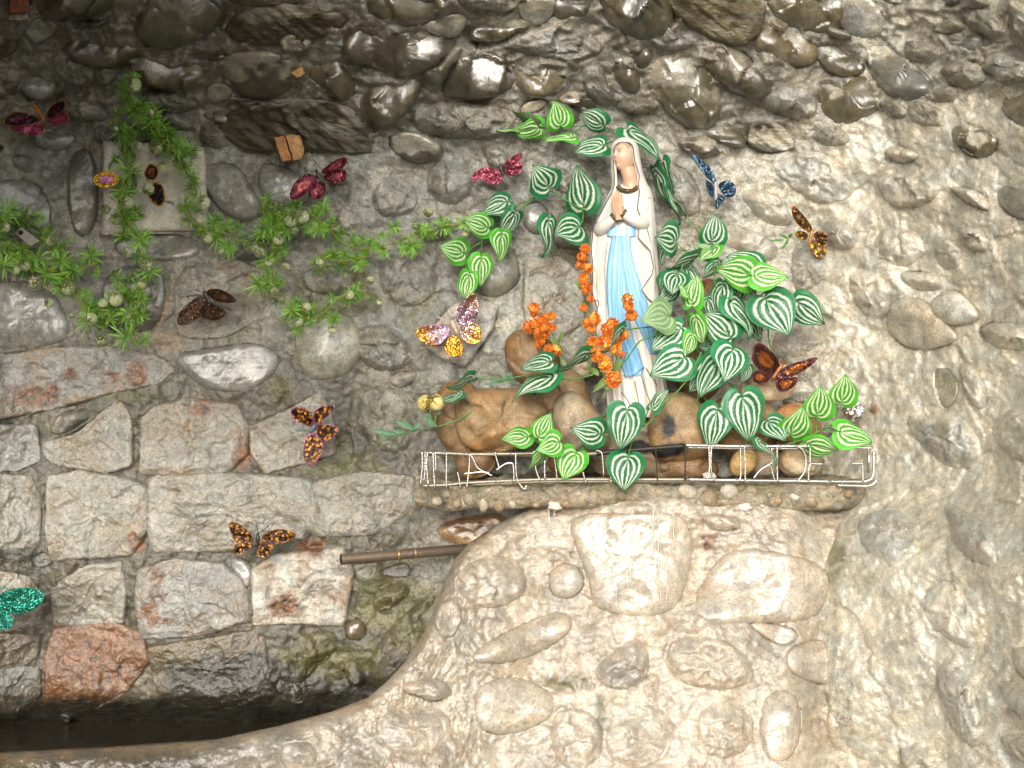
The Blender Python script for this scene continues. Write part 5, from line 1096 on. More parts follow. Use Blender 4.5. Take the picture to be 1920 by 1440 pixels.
def place_leaf(root, u0, v0, u1, v1, w, tone, y, k):
    w *= 1.14; u1, v1 = u0 + (u1 - u0) * 1.08, v0 + (v1 - v0) * 1.08
    L0 = math.hypot(u1 - u0, v1 - v0); nat = .97
    yt = 0
    if w > nat * L0: dep = min(math.sqrt((w / nat) ** 2 - L0 ** 2), .55 * L0 + 8) / 1000; yt = -dep * .8; roll = 0
    else: roll = math.acos(max(.22, w / (nat * L0))); yt = random.uniform(-.3, .3) * L0 / 1000 * .5
    if k % 2: roll = -roll
    a = unproj(u0, v0, y); b_ = unproj(u1, v1, y + yt); T = Vector(b_ - a); ln = T.length; T.normalize()
    Z = Vector((0, -1, 0)); Z = (Z - T * Z.dot(T)).normalized(); X = T.cross(Z).normalized()
    R = Matrix.Rotation(roll + random.uniform(-.12, .12), 3, T); X = R @ X; Z = R @ Z
    o = bpy.data.objects.new('leaf', LEAVES[tone][random.randrange(6)]); C.objects.link(o); o.parent = root
    sw = 1.0 if w <= nat * L0 else max(1.0, w / 1000 / (nat * ln))
    M4 = Matrix((( X.x * ln * sw, T.x * ln, Z.x * ln), (X.y * ln * sw, T.y * ln, Z.y * ln), (X.z * ln * sw, T.z * ln, Z.z * ln))).to_4x4()
    M4.translation = Vector(a) - root.location; o.matrix_local = M4
    return a
def vine(base, label, y, leaves, stems, cat='vine', ys=None, group='striped artificial leaf sprays'):
    root = thing('leaf_vine', tuple(unproj(base[0], base[1], y)), label, cat, group)
    P = []
    for st in stems:
        q = catmull([(s[0], s[1]) for s in st], 6); P.append(unproj(q[:, 0], q[:, 1], y + .012 + .004 * np.sin(np.arange(len(q)) * .9)))
    parts = [tube(p, .0013, 6) for p in P]; allp = np.vstack(P)
    for k, lf in enumerate(leaves):
        dy = lf[6] if len(lf) > 6 else random.uniform(-.012, .008)
        a = place_leaf(root, *lf[:6], y + dy, k)
        j = np.argmin(np.linalg.norm((allp - a) * [1, .3, 1], axis=1)); e = allp[j]
        if np.linalg.norm(e - a) < .075:
            m_ = (a + e) / 2 + np.array([0, .006, -.004]); parts.append(tube(catmull([a + [0, .0008, 0], m_, e], 4), .0009, 5))
    V1, F1 = join(parts); world_mesh('stem', V1, F1, M_STEM, root)
    return root
yw = lambda u, v, o: float(W(u, v)) - o
vine((1210, 250), 'spray of striped leaves fanning over and left of the statue head', yw(1100, 250, .055), [
 (1052, 235, 1040, 194, 47, 'b'), (1011, 243, 964, 247, 31, 'b'), (966, 242, 932, 243, 13, 'b'), (1003, 233, 962, 211, 11, 'p'), (1074, 254, 1025, 259, 27, 'b'),
 (1128, 235, 1086, 213, 34, 'd'), (1130, 270, 1079, 282, 39, 'd'), (1184, 240, 1236, 288, 44, 'd', -.03)],
 [[(1205, 262), (1190, 252), (1160, 246), (1128, 238), (1090, 236), (1050, 238), (1010, 240)], [(1160, 262), (1128, 272)], [(1090, 238), (1072, 254)]])
vine((1240, 300), 'thin edge-on dark leaves trailing down the wall right of the statue head', yw(1250, 350, .045), [
 (1238, 308, 1256, 362, 13, 'd'), (1252, 352, 1281, 414, 14, 'd'), (1226, 322, 1248, 384, 11, 'd'), (1262, 372, 1290, 400, 8, 'd'), (1241, 330, 1262, 352, 12, 'b')],
 [[(1228, 282), (1242, 310), (1252, 350), (1272, 385), (1292, 412), (1312, 440)]])
vine((1070, 380), 'four large dark striped leaves beside the statue shoulder', yw(1060, 390, .06), [
 (1030, 352, 1003, 313, 60, 'd'), (1092, 388, 1077, 314, 62, 'd'), (1086, 424, 1046, 440, 64, 'm'), (1032, 415, 1028, 479, 38, 'd', -.03)],
 [[(1110, 395), (1092, 392), (1060, 375), (1030, 358), (1000, 372), (970, 385), (955, 392)], [(1095, 395), (1086, 424), (1050, 418), (1032, 414)]])
vine((915, 425), 'hanging spray of striped leaves over a dark round cobble left of the statue', yw(910, 450, .075), [
 (948, 376, 901, 397, 44, 'd'), (968, 402, 944, 441, 28, 'd'), (914, 427, 872, 415, 42, 'b'), (943, 440, 937, 489, 37, 'b'), (870, 474, 828, 461, 46, 'b'), (904, 485, 900, 534, 42, 'b'), (878, 516, 868, 561, 33, 'b')],
 [[(1000, 372), (975, 395), (948, 420), (930, 435), (905, 452), (880, 470), (873, 490), (878, 516)], [(905, 452), (902, 470), (904, 485)], [(930, 435), (914, 427)]])
vine((1100, 690), 'low spray of narrow dark striped leaves lying across the tan boulders', -.200, [
 (1030, 676, 980, 689, 33, 'd'), (1104, 668, 1047, 698, 27, 'd'), (1032, 700, 961, 742, 33, 'd'), (886, 712, 842, 731, 17, 'd'), (862, 736, 827, 753, 16, 'm'), (1170, 618, 1135, 665, 13, 'd', -.02)],
 [[(1240, 625), (1200, 640), (1165, 685), (1120, 700), (1070, 712), (1035, 704)], [(1070, 712), (1000, 703), (940, 712), (886, 712), (850, 740)], [(1250, 610), (1200, 615), (1172, 618)]])
vine((1240, 660), 'dense bush of dark and bright striped leaves to the right of the statue', -.165, [
 (1409, 516, 1349, 506, 57, 'b', -.03), (1416, 515, 1476, 515, 51, 'b', -.04), (1424, 500, 1368, 480, 46, 'd', .0), (1436, 560, 1475, 625, 74, 'm', -.03), (1493, 567, 1541, 610, 50, 'd', .03),
 (1374, 563, 1412, 625, 48, 'd', -.01), (1370, 632, 1320, 590, 60, 'd', -.02), (1375, 655, 1363, 709, 63, 'd', -.035), (1345, 672, 1314, 741, 54, 'm', -.03), (1332, 690, 1298, 737, 40, 'd', .0),
 (1284, 670, 1226, 704, 64, 'm', -.035), (1256, 592, 1209, 596, 60, 'p', -.03), (1276, 614, 1226, 655, 56, 'm', -.015), (1300, 630, 1289, 666, 28, 'b', -.03), (1302, 596, 1314, 646, 27, 'b', -.03),
 (1294, 568, 1301, 517, 24, 'b', -.02), (1290, 552, 1271, 531, 15, 'b', -.02), (1270, 512, 1262, 548, 46, 'd', .0), (1264, 540, 1238, 562, 32, 'd', .02), (1268, 452, 1234, 446, 58, 'd', .05), (1247, 455, 1238, 494, 22, 'd', .06),
 (1306, 485, 1256, 509, 19, 'd', .02), (1342, 462, 1307, 490, 27, 'b', .02), (1347, 494, 1322, 524, 26, 'd', .02), (1352, 534, 1343, 588, 32, 'd', .0), (1384, 540, 1360, 564, 32, 'd', .01), (1396, 538, 1414, 570, 28, 'd', .01),
 (1335, 452, 1340, 404, 45, 'd', .06), (1342, 770, 1327, 839, 56, 'd', -.05), (1394, 744, 1409, 824, 73, 'm', -.055), (1440, 788, 1468, 822, 50, 'm', -.03), (1402, 688, 1394, 716, 26, 'd', .0), (1342, 652, 1310, 648, 26, 'd', .01),
 (1230, 590, 1262, 560, 30, 'd', .02), (1325, 560, 1336, 600, 30, 'd', .02), (1290, 500, 1310, 540, 34, 'd', .05), (1400, 590, 1420, 640, 40, 'd', .03), (1250, 520, 1240, 560, 30, 'd', .05), (1330, 700, 1350, 640, 34, 'd', .03), (1330, 480, 1300, 460, 26, 'p', .04)],
 [[(1300, 800), (1310, 740), (1330, 690), (1340, 640), (1345, 580), (1340, 520), (1335, 460)], [(1340, 640), (1380, 600), (1420, 560), (1450, 540), (1480, 560)], [(1345, 580), (1380, 540), (1412, 515)], [(1330, 690), (1300, 640), (1285, 580), (1275, 520), (1290, 470)], [(1330, 690), (1280, 670), (1240, 690)], [(1330, 700), (1370, 720), (1394, 744)], [(1315, 740), (1342, 770)], [(1380, 600), (1375, 650)], [(1300, 640), (1260, 610)],
  [(1440, 600), (1442, 640), (1450, 660)], [(1380, 560), (1350, 620), (1300, 640)]])
vine((1520, 815), 'bright green striped leaves hanging over the right end of the shelf', -.215, [
 (1484, 815, 1504, 767, 52, 'b'), (1533, 779, 1538, 730, 52, 'b'), (1579, 754, 1585, 708, 48, 'b', .03), (1577, 808, 1636, 828, 50, 'b', -.01), (1515, 836, 1570, 850, 38, 'b', -.015), (1423, 824, 1461, 864, 24, 'd', -.025)],
 [[(1420, 822), (1450, 838), (1480, 832), (1510, 822), (1540, 806), (1560, 797)], [(1530, 812), (1533, 779)], [(1540, 806), (1565, 790), (1579, 754)], [(1540, 806), (1577, 808)], [(1490, 832), (1484, 815)], [(1490, 836), (1515, 836)]])
vine((1010, 850), 'bright striped leaves draped over the wire rail below the biggest boulder', -.240, [
 (988, 817, 942, 821, 34, 'b'), (1010, 818, 1033, 778, 41, 'b'), (1048, 829, 1011, 841, 43, 'b', -.02), (1020, 849, 994, 880, 22, 'b'), (1081, 850, 1060, 897, 49, 'b')],
 [[(990, 817), (1005, 828), (1030, 840), (1060, 848), (1085, 846), (1100, 835)], [(1030, 840), (1020, 849)]])
vine((1180, 820), 'three large dark striped leaves hanging over the rail below the statue', -.245, [
 (1127, 814, 1077, 803, 50, 'd'), (1178, 769, 1170, 840, 64, 'm', -.01), (1178, 857, 1172, 916, 58, 'd'), (1222, 762, 1247, 728, 19, 'm')],
 [[(1315, 660), (1290, 710), (1250, 755), (1215, 795), (1200, 800), (1160, 812), (1127, 816)], [(1205, 800), (1215, 770), (1222, 762)], [(1200, 800), (1185, 830), (1178, 857)], [(1200, 798), (1178, 772)]])
# ------------------------------------------------------------------ fern garland with pale buds
def petals(layers, ripple=.08, nb=6, na_=5):
    V = []; F = []
    for li, (rho, n, e0, e1, half) in enumerate(layers):
        for k in range(n):
            f0 = 2 * math.pi * (k + .37 * li) / n; o = len(V)
            for ib in range(nb):
                b_ = ib / (nb - 1); el = e0 + (e1 - e0) * b_
                for ia in range(na_):
                    a_ = ia / (na_ - 1) * 2 - 1; hw = half * math.sin(min(1, b_ * .75 + .25) * math.pi * .78 + .15)
                    rr = rho * (1 + ripple * math.sin(a_ * 4 + k * 2 + li) * b_ + .10 * b_ * b_ - .06 * a_ * a_); az = f0 + a_ * hw
                    V.append((rr * math.cos(el) * math.cos(az), rr * math.cos(el) * math.sin(az), rr * math.sin(el)))
            for ib in range(nb - 1):
                for ia in range(na_ - 1): q = o + ib * na_ + ia; F.append((q, q + 1, q + na_ + 1, q + na_))
    return V, F
rd = math.radians
def petal_col(V, inner, outer, s):
    V = np.array(V); d = np.linalg.norm(V, axis=1)[:, None]; t = sstep(d, .45, 1.05); c = np.array(inner) * (1 - t) + np.array(outer) * t
    return c * (1 + .18 * fbm(V[:, 0] * 3 + s, V[:, 1] * 3 + V[:, 2], 3, 5))[:, None]
M_PET = plain('fabric_petal', (.5, .5, .3), .7, attr='col', bump=(500, .0004))
V1, F1 = petals([(1, 6, rd(-75), rd(20), .75), (.86, 5, rd(-60), rd(44), .8), (.62, 3, rd(-40), rd(70), 1.0)], .10)
BUDS = [mesh('bud', np.array(V1) * [1, 1, z], F1, petal_col(V1, (.34, .40, .16), c_, 3)) for z, c_ in ((1.1, (.47, .54, .29)), (.9, (.58, .61, .40)), (1.25, (.52, .56, .30)))]
for m_ in BUDS: m_.materials.append(M_PET)
M_FERN = plain('fern_green', (.1, .3, .03), .5, attr='col')
def tuft_mesh(sd, n=26):
    r_ = random.Random(sd); V = []; F = []; cols = []
    for k in range(n):
        az = 2 * math.pi * k / n + r_.uniform(-.25, .25); el = r_.uniform(.02, .9); ln = r_.uniform(.65, 1.05); wd = r_.uniform(.022, .05)
        d = np.array([math.cos(az) * math.cos(el), math.sin(az) * math.cos(el), math.sin(el)]); sd_ = np.array([-math.sin(az), math.cos(az), r_.uniform(-.3, .3)])
        o = len(V); g = np.array([.16, .37, .04]) * r_.uniform(.45, 1.35) + np.array([.05, .04, 0]) * r_.random()
        for t, w in ((0, .35), (.35, 1), (.72, .75), (1, .05)):
            p = d * ln * t; p[2] -= .35 * ln * t * t
            V += [p - sd_ * wd * w, p + sd_ * wd * w]; cols += [g * (.75 + .45 * t)] * 2
        for i in range(3): q = o + 2 * i; F.append((q, q + 1, q + 3, q + 2))
    me = mesh('frond', V, F, np.array(cols)); me.materials.append(M_FERN); return me
TUFTS = [tuft_mesh(s) for s in range(7)]
def put(name, me, root, p, size, tilt=.5):
    o = bpy.data.objects.new(name, me); C.objects.link(o); o.parent = root
    z = Vector((random.gauss(0, tilt), -1, random.gauss(0.1, tilt))).normalized()
    R = z.to_track_quat('Z', 'Y').to_matrix() @ Matrix.Rotation(random.uniform(0, 6.28), 3, 'Z')
    M4 = (R * size).to_4x4(); M4.translation = Vector(p) - root.location; o.matrix_local = M4; return o
def garland(base, label, paths, step, jit, buds, size=26, wires=True):
    root = thing('fern_garland', tuple(unproj(base[0], base[1], yw(base[0], base[1], .03))), label, 'garland', 'fern garlands pinned to the wall')
    parts = []
    for path in paths:
        P = catmull(path, 8); V_, F_ = tube(unproj(P[:, 0], P[:, 1], W(P[:, 0], P[:, 1]) - .066 + .008 * np.sin(np.arange(len(P)) * .8)), .0016, 6); parts.append((V_, F_))
        s = np.concatenate([[0], np.cumsum(np.hypot(*np.diff(P, axis=0).T))])
        for d in np.arange(0, s[-1], step):
            for rep in range(2):
                u = np.interp(d, s, P[:, 0]) + random.gauss(0, jit); v = np.interp(d, s, P[:, 1]) + random.gauss(0, jit)
                put('frond', TUFTS[random.randrange(7)], root, unproj(u, v, yw(u, v, random.uniform(.035, .075))), size / 1000 * random.choice((.5, .7, .85, 1, 1.25)) * random.uniform(.85, 1.15), .6)
    for q in buds:
        u, v = q[0], q[1]; r = (q[2] if len(q) > 2 else random.uniform(9, 11.5)) * random.uniform(.8, 1.1)
        put('bud', BUDS[random.randrange(3)], root, unproj(u, v, yw(u, v, .085)), r / 1000, .5)
    V_, F_ = join(parts); world_mesh('wire_stem', V_, F_, M_STEMY, root)
garland((240, 150), 'fern garland with cream buds hanging down over the cream plaque', [
 [(243, 152), (240, 185), (262, 215), (240, 250), (232, 290), (238, 330), (222, 368), (232, 400), (248, 432), (262, 470), (278, 505), (268, 540), (255, 580), (245, 612)],
 [(250, 195), (285, 215), (300, 255), (322, 285)], [(225, 240), (215, 225)]], 15, 13,
 [(250, 159, 12), (283, 211, 5), (217, 241, 5), (257, 275, 11), (292, 276, 11), (249, 306, 5), (305, 313, 11), (278, 355, 13), (238, 380, 13), (198, 392, 8), (217, 411, 10), (238, 473, 11), (274, 499, 11), (268, 532, 9)])
garland((850, 420), 'fern garland with cream buds looping from the plaque to the striped leaves', [
 [(312, 262), (330, 290), (350, 325), (368, 360), (352, 395), (385, 428), (430, 440), (470, 455), (505, 430), (535, 402), (575, 400), (610, 425), (650, 460), (700, 466), (745, 452), (790, 436), (830, 425), (872, 418)],
 [(540, 400), (508, 400), (520, 380)], [(535, 410), (512, 470), (512, 520), (530, 560), (560, 588), (590, 598), (625, 570), (660, 548), (700, 552)], [(610, 425), (640, 425)], [(600, 480), (640, 490), (690, 480)]], 15, 13,
 [(348, 304, 8), (382, 380, 12), (347, 418, 9), (388, 446, 9), (414, 470, 7), (547, 413, 12), (567, 407, 12), (522, 450, 10), (475, 462, 11), (487, 473, 10), (630, 426, 11), (552, 433, 8), (803, 398, 8), (780, 423, 7), (872, 438, 7), (504, 493, 8), (535, 501, 9), (515, 547, 9), (575, 577, 10), (560, 603, 8), (598, 495, 8), (621, 506, 8), (694, 526, 8), (655, 553, 9), (690, 555, 8), (712, 566, 6), (625, 618, 8), (527, 563, 6), (646, 516, 6)], 24)
garland((60, 440), 'fern garland with cream buds sagging at the left edge of the picture', [
 [(-30, 425), (10, 415), (50, 405), (75, 430), (95, 470), (112, 508), (138, 528), (150, 570), (180, 598), (215, 575), (240, 555), (228, 530)], [(0, 470), (40, 490), (60, 500), (110, 510)], [(150, 505), (185, 492)], [(190, 600), (220, 605)]], 15, 13,
 [(10, 426, 10), (95, 453, 9), (53, 398, 7), (47, 497, 11), (30, 507, 8), (67, 530, 11), (128, 540, 12), (92, 568, 11), (171, 598, 11), (193, 567, 9), (217, 560, 12), (191, 638, 11), (255, 631, 10), (133, 592, 5), (240, 592, 5)], 27)
# ------------------------------------------------------------------ orange and yellow flowers
V1, F1 = petals([(1, 7, rd(-70), rd(-8), .62), (.90, 6, rd(-60), rd(24), .62), (.72, 5, rd(-50), rd(46), .7), (.48, 3, rd(-40), rd(72), 1.1)], .13)
FLW = [mesh('flower', np.array(V1) * [1, 1, .9], F1, petal_col(V1, a_, b_, 4)) for a_, b_ in (((.80, .17, .008), (.95, .44, .09)), ((.74, .14, .008), (.95, .38, .07)), ((.82, .22, .008), (.95, .52, .10)))]
for m_ in FLW: m_.materials.append(M_PET)
M_OLV = plain('olive_leaf', (.10, .17, .03), .5)
def blade(p, q, w, y):
    a, b_ = unproj(*p, y), unproj(*q, y - .006); V = []; d = b_ - a; s = np.cross(d, [0, -1, 0]); s /= np.linalg.norm(s) + 1e-9
    for t, k in ((0, .15), (.25, .8), (.5, 1), (.75, .7), (1, .03)):
        c = a + d * t; c = c + np.array([0, -.004 * math.sin(t * 3), 0]); V += [c - s * w * k / 2000, c + [0, .0015, 0], c + s * w * k / 2000]
    return V, [(3 * i + j, 3 * i + j + 1, 3 * i + j + 4, 3 * i + j + 3) for i in range(4) for j in range(2)]
def bouquet(base, label, y, flowers, stems, blades, cat='flower spray'):
    root = thing('flower_spray', tuple(unproj(base[0], base[1], y)), label, cat, 'small orange flower sprays')
    for u, v, r in flowers: put('flower', FLW[random.randrange(3)], root, unproj(u, v, y - .014 - random.random() * .012), r * 1.16 / 1000, .35)
    parts = []
    for st in stems: P = catmull(st, 5); parts.append(tube(unproj(P[:, 0], P[:, 1], y), .0011, 5))
    V_, F_ = join(parts); world_mesh('stem', V_, F_, M_OLV, root)
    for p, q, w in blades: V_, F_ = blade(p, q, w, y - .003); world_mesh('leaf', V_, F_, M_OLV, root)
bouquet((1048, 670), 'orange flower cluster above the round brown boulder left of the statue', -.105, [(1002, 577, 9.5), (1001, 588, 6), (1018, 600, 9), (1028, 592, 6), (1034, 592, 7), (992, 612, 9.5), (1005, 606, 8), (1017, 612, 9), (1025, 611, 8), (1012, 622, 8), (1022, 625, 8), (1008, 630, 6), (1028, 618, 6), (1038, 614, 5), (1013, 640, 7), (1009, 646, 5), (1028, 654, 7), (1041, 656, 8), (1047, 660, 6)],
 [[(1060, 675), (1046, 650), (1035, 625), (1018, 605), (1003, 580)], [(1046, 650), (1030, 655)], [(1040, 636), (1012, 625), (993, 612)], [(1046, 640), (1056, 622)]], [((1048, 655), (1033, 632), 10), ((1052, 670), (1062, 690), 10), ((1048, 645), (1056, 618), 7), ((1052, 665), (1050, 645), 9)])
bouquet((1110, 640), 'column of orange flowers climbing the left edge of the statue mantle', -.150, [(1097, 466, 7.5), (1090, 481, 7), (1096, 484, 5.5), (1088, 496, 7), (1103, 504, 8), (1098, 500, 5), (1094, 521, 8), (1099, 539, 9), (1100, 545, 6), (1107, 560, 6), (1094, 577, 6)],
 [[(1112, 640), (1106, 600), (1103, 560), (1098, 520), (1096, 466)], [(1103, 560), (1095, 577), (1097, 600)]], [((1098, 545), (1078, 528), 11), ((1100, 575), (1088, 565), 7), ((1104, 612), (1084, 602), 8), ((1103, 515), (1090, 512), 8)])
bouquet((1130, 760), 'largest spray of orange flowers leaning in front of the statue hem', -.185, [(1116, 598, 10), (1104, 606, 9), (1108, 616, 7), (1150, 609, 10.5), (1139, 617, 10), (1158, 632, 10.5), (1170, 627, 8), (1112, 642, 9.5), (1111, 652, 7), (1133, 640, 9.5), (1138, 650, 6), (1153, 651, 11), (1126, 662, 7.5), (1117, 670, 7), (1133, 678, 9.5), (1136, 687, 10), (1150, 712, 12), (1176, 561, 8.5), (1179, 573, 8.5), (1184, 591, 9), (1166, 664, 4.5)],
 [[(1128, 750), (1140, 722), (1150, 690), (1146, 650), (1150, 630), (1168, 605), (1183, 590)], [(1146, 660), (1130, 645), (1112, 615)], [(1150, 690), (1160, 660), (1164, 640)], [(1140, 722), (1128, 690), (1108, 655), (1103, 700)], [(1128, 750), (1160, 700), (1175, 660)], [(1183, 590), (1178, 560)]],
 [((1112, 735), (1152, 695), 12), ((1146, 640), (1172, 602), 10), ((1150, 700), (1168, 665), 10), ((1097, 640), (1101, 662), 10), ((1112, 690), (1122, 705), 10), ((1130, 722), (1146, 730), 9), ((1140, 670), (1146, 690), 9)])
root = thing('rose_sprig', tuple(unproj(812, 800, -.17)), 'pair of pale yellow rosebuds on a thin leafy sprig by the left boulders', 'flower')
V1, F1 = petals([(1, 5, rd(-70), rd(38), .8), (.82, 4, rd(-60), rd(58), .85), (.55, 3, rd(-40), rd(76), 1.1)], .05)
ym = [mesh('rosebud', np.array(V1) * [1, 1, 1.15], F1, petal_col(V1, a_, b_, 4)) for a_, b_ in (((.55, .38, .08), (.66, .56, .20)), ((.60, .46, .12), (.70, .62, .26)))]
for m_ in ym: m_.materials.append(M_PET)
for k, (u, v, r) in enumerate([(797, 756, 14), (817, 755, 14.5)]): put('rosebud', ym[k], root, unproj(u, v, -.185), r / 1000, .35)
parts = [tube(unproj(*catmull([(915, 752), (870, 782), (820, 800), (775, 808), (705, 832)], 5).T, -.165), .0012, 5), tube(unproj(*catmull([(812, 800), (808, 780), (800, 762)], 5).T, -.172), .0013, 5), tube(unproj(*catmull([(815, 795), (818, 775), (818, 762)], 5).T, -.172), .0013, 5)]
V1, F1 = join(parts); world_mesh('stem', V1, F1, M_STEM, root)
M_SAGE = plain('dusty_green_leaf', (.09, .20, .10), .55)
for p, q, w in [((812, 795), (795, 780), 12), ((805, 772), (790, 768), 9), ((815, 775), (828, 770), 9), ((780, 806), (740, 788), 11), ((760, 812), (735, 806), 9), ((745, 815), (697, 806), 9), ((730, 822), (710, 812), 7), ((820, 800), (800, 786), 10), ((770, 808), (792, 790), 8)]:
    V_, F_ = blade(p, q, w, -.172); world_mesh('leaf', V_, F_, M_SAGE, root)
for k, (base, lab, bl) in enumerate([((950, 712), 'tuft of dusty grey-green blades behind the biggest boulder', [((960, 715), (938, 696), 5), ((958, 716), (930, 710), 5), ((960, 716), (958, 694), 5), ((950, 714), (905, 722), 4), ((960, 716), (982, 722), 3), ((955, 714), (945, 700), 6), ((948, 716), (912, 712), 5)]), ((1460, 445), 'little green sprig beside the orange butterfly on the right', [((1478, 448), (1462, 440), 6), ((1478, 446), (1486, 438), 7), ((1470, 450), (1442, 452), 4), ((1474, 460), (1462, 468), 5), ((1478, 448), (1470, 462), 6)])]):
    yb_ = -.14 if k == 0 else yw(1470, 450, .04)
    V1, F1 = join([blade(p, q, w, yb_) for p, q, w in bl]); tag(world_mesh('grass_sprig', V1, F1, M_SAGE if k == 0 else M_STEM), lab, 'sprig')

# ------------------------------------------------------------------ glitter butterflies
def glitter(name, metal, rough, scale=900.0, dist=.0012):
    m, nt, b = newmat(name); L = nt.links.new
    at = N(nt, 'ShaderNodeAttribute', attribute_name='col'); geo = N(nt, 'ShaderNodeNewGeometry')
    vo = N(nt, 'ShaderNodeTexVoronoi', Scale=scale); L(geo.outputs['Position'], vo.inputs['Vector'])
    sub_ = N(nt, 'ShaderNodeVectorMath', operation='SUBTRACT'); L(vo.outputs['Color'], sub_.inputs[0]); sub_.inputs[1].default_value = (.5, .5, .5)
    sc = N(nt, 'ShaderNodeVectorMath', operation='SCALE', Scale=dist * 700); L(sub_.outputs[0], sc.inputs[0])
    ad = N(nt, 'ShaderNodeVectorMath', operation='ADD'); L(geo.outputs['Normal'], ad.inputs[0]); L(sc.outputs[0], ad.inputs[1])
    nr = N(nt, 'ShaderNodeVectorMath', operation='NORMALIZE'); L(ad.outputs[0], nr.inputs[0]); L(nr.outputs[0], b.inputs['Normal'])
    L(at.outputs['Color'], b.inputs['Base Color']); b.inputs['Metallic'].default_value = metal; b.inputs['Roughness'].default_value = rough
    b.inputs['Coat Weight'].default_value = .12; b.inputs['Coat Roughness'].default_value = .2
    return m
M_GL = glitter('glitter_wing', .65, .26, 620.0, .0011); M_FOILW = glitter('holographic_wing', 1.0, .22, 700.0, .0009)
M_BODY = plain('glossy_body', (.03, .02, .015), .3, attr='col')
def wing(root, poly, rootpt, y, lift, edge, base, spot, pat, mat, sd):
    P = np.array(poly, float); n, K = 48, 12
    O = resample(chaikin(P, 2), n); c = O.mean(0); rs = np.linspace(0, 1, K + 1)[1:] ** .8
    u = np.concatenate([[c[0]], (c[0] + (O[:, 0] - c[0])[None] * rs[:, None]).ravel(), O[:, 0]]); v = np.concatenate([[c[1]], (c[1] + (O[:, 1] - c[1])[None] * rs[:, None]).ravel(), O[:, 1]])
    r = np.concatenate([[0], np.repeat(rs, n), np.ones(n)])
    dx, dy = u - rootpt[0], v - rootpt[1]; L_ = np.hypot(dx, dy); Lm = L_.max(); ang = np.arctan2(dy, dx)
    yy = y - lift * (L_ / Lm) ** 1.3 - .0018 * np.sin(ang * 11 + sd) * (L_ / Lm) - .003 * np.sin(L_ / Lm * 3)
    yy[-n:] += .0012
    pos = unproj(u, v, yy)
    e_, b_, s_ = map(np.array, (edge, base, spot)); cc = np.tile(b_, (len(u), 1)).astype(float)
    if pat == 'cell':
        k = sstep(r, .62, .40)[:, None]; cc = cc * (1 - k) + s_ * k; k = sstep(r, .80, .92)[:, None]; cc = cc * (1 - k) + e_ * k
    elif pat == 'spots':
        f1, *_ = voro(u / 8.5 + sd, v / 8.5, 3); k = sstep(f1, .36, .24)[:, None]; cc = cc * (1 - k) + s_ * k; k = sstep(r, .86, .95)[:, None]; cc = cc * (1 - k) + e_ * k
    elif pat == 'veins':
        k = sstep(np.sin(ang * 16 + sd), .2, .8)[:, None] * sstep(r, .2, .5)[:, None]; cc = cc * (1 - k) + s_ * k; k = sstep(r, .84, .96)[:, None]; cc = cc * (1 - k) + e_ * k
    elif pat == 'fade':
        k = sstep(L_ / Lm, .3, .85)[:, None]; cc = s_ * (1 - k) + b_ * k; w_ = sstep(np.sin(ang * 22 + sd), .45, .9)[:, None] * .7; cc = cc * (1 - w_) + e_ * w_
    cc *= (1 + .3 * vn(u * 1.3, v * 1.3, 7))[:, None]
    F = [(0, 1 + k, 1 + (k + 1) % n) for k in range(n)] + [tuple(q) for q in (grid_faces(n, K + 1, True) + 1).tolist()]
    return world_mesh('wing', pos, F, mat, root, np.maximum(cc, .003))
def butterfly(label, wings, body, ants, cols, pat='cell', lift=.016, off=.036, mat=None, bcol=(.03, .02, .015), y=None):
    bc = np.mean(body, 0); yb_ = yw(bc[0], bc[1], off) if y is None else y
    root = thing('butterfly', tuple(unproj(bc[0], bc[1], yb_)), label, 'butterfly', 'glitter butterflies fixed round the grotto')
    for i, w in enumerate(wings):
        cl = cols if not isinstance(cols[0], (list, tuple)) or not isinstance(cols[0][0], (list, tuple)) else cols[i % len(cols)]
        wing(root, w, bc, yb_ - .003, lift * (1 if i % 2 == 0 else .8), *cl, pat, mat or M_GL, i * 2.3 + bc[0])
    P = unproj(np.linspace(body[0][0], body[1][0], 9), np.linspace(body[0][1], body[1][1], 9), yb_ - .006); V_, F_ = tube(P, .0034 * np.array([.25, .7, .9, .8, 1, 1.15, .9, 1.0, .4]), 10)
    world_mesh('body', V_, F_, M_BODY, root, np.tile(bcol, (len(V_), 1)))
    for a in ants: V_, F_ = tube(unproj(np.array([a[0][0], (a[0][0] + a[1][0]) / 2 + 1.5, a[1][0]]), np.array([a[0][1], (a[0][1] + a[1][1]) / 2, a[1][1]]), np.array([yb_ - .006, yb_ - .012, yb_ - .014])), [.0007, .0007, .0012], 6); world_mesh('antenna', V_, F_, M_BODY, root, np.tile(bcol, (len(V_), 1)))
K_ = (.012, .008, .010)
butterfly('maroon and pink glitter butterfly with an orange body under the cobbles at top left', [[(86, 228), (60, 212), (25, 208), (2, 222), (5, 236), (40, 238)], [(86, 230), (45, 234), (3, 238), (40, 248), (72, 256), (84, 246)], [(84, 222), (92, 202), (112, 187), (125, 188), (122, 205), (100, 222)], [(86, 226), (104, 216), (124, 206), (132, 225), (118, 235), (98, 234)]], [(85, 228), (63, 196)], [((72, 210), (41, 203)), ((66, 205), (60, 192))], [[(.35, .12, .03), K_, (.10, .015, .04)], [(.42, .13, .02), (.32, .04, .12), (.42, .07, .18)]], 'cell', off=.06, bcol=(.42, .14, .01))
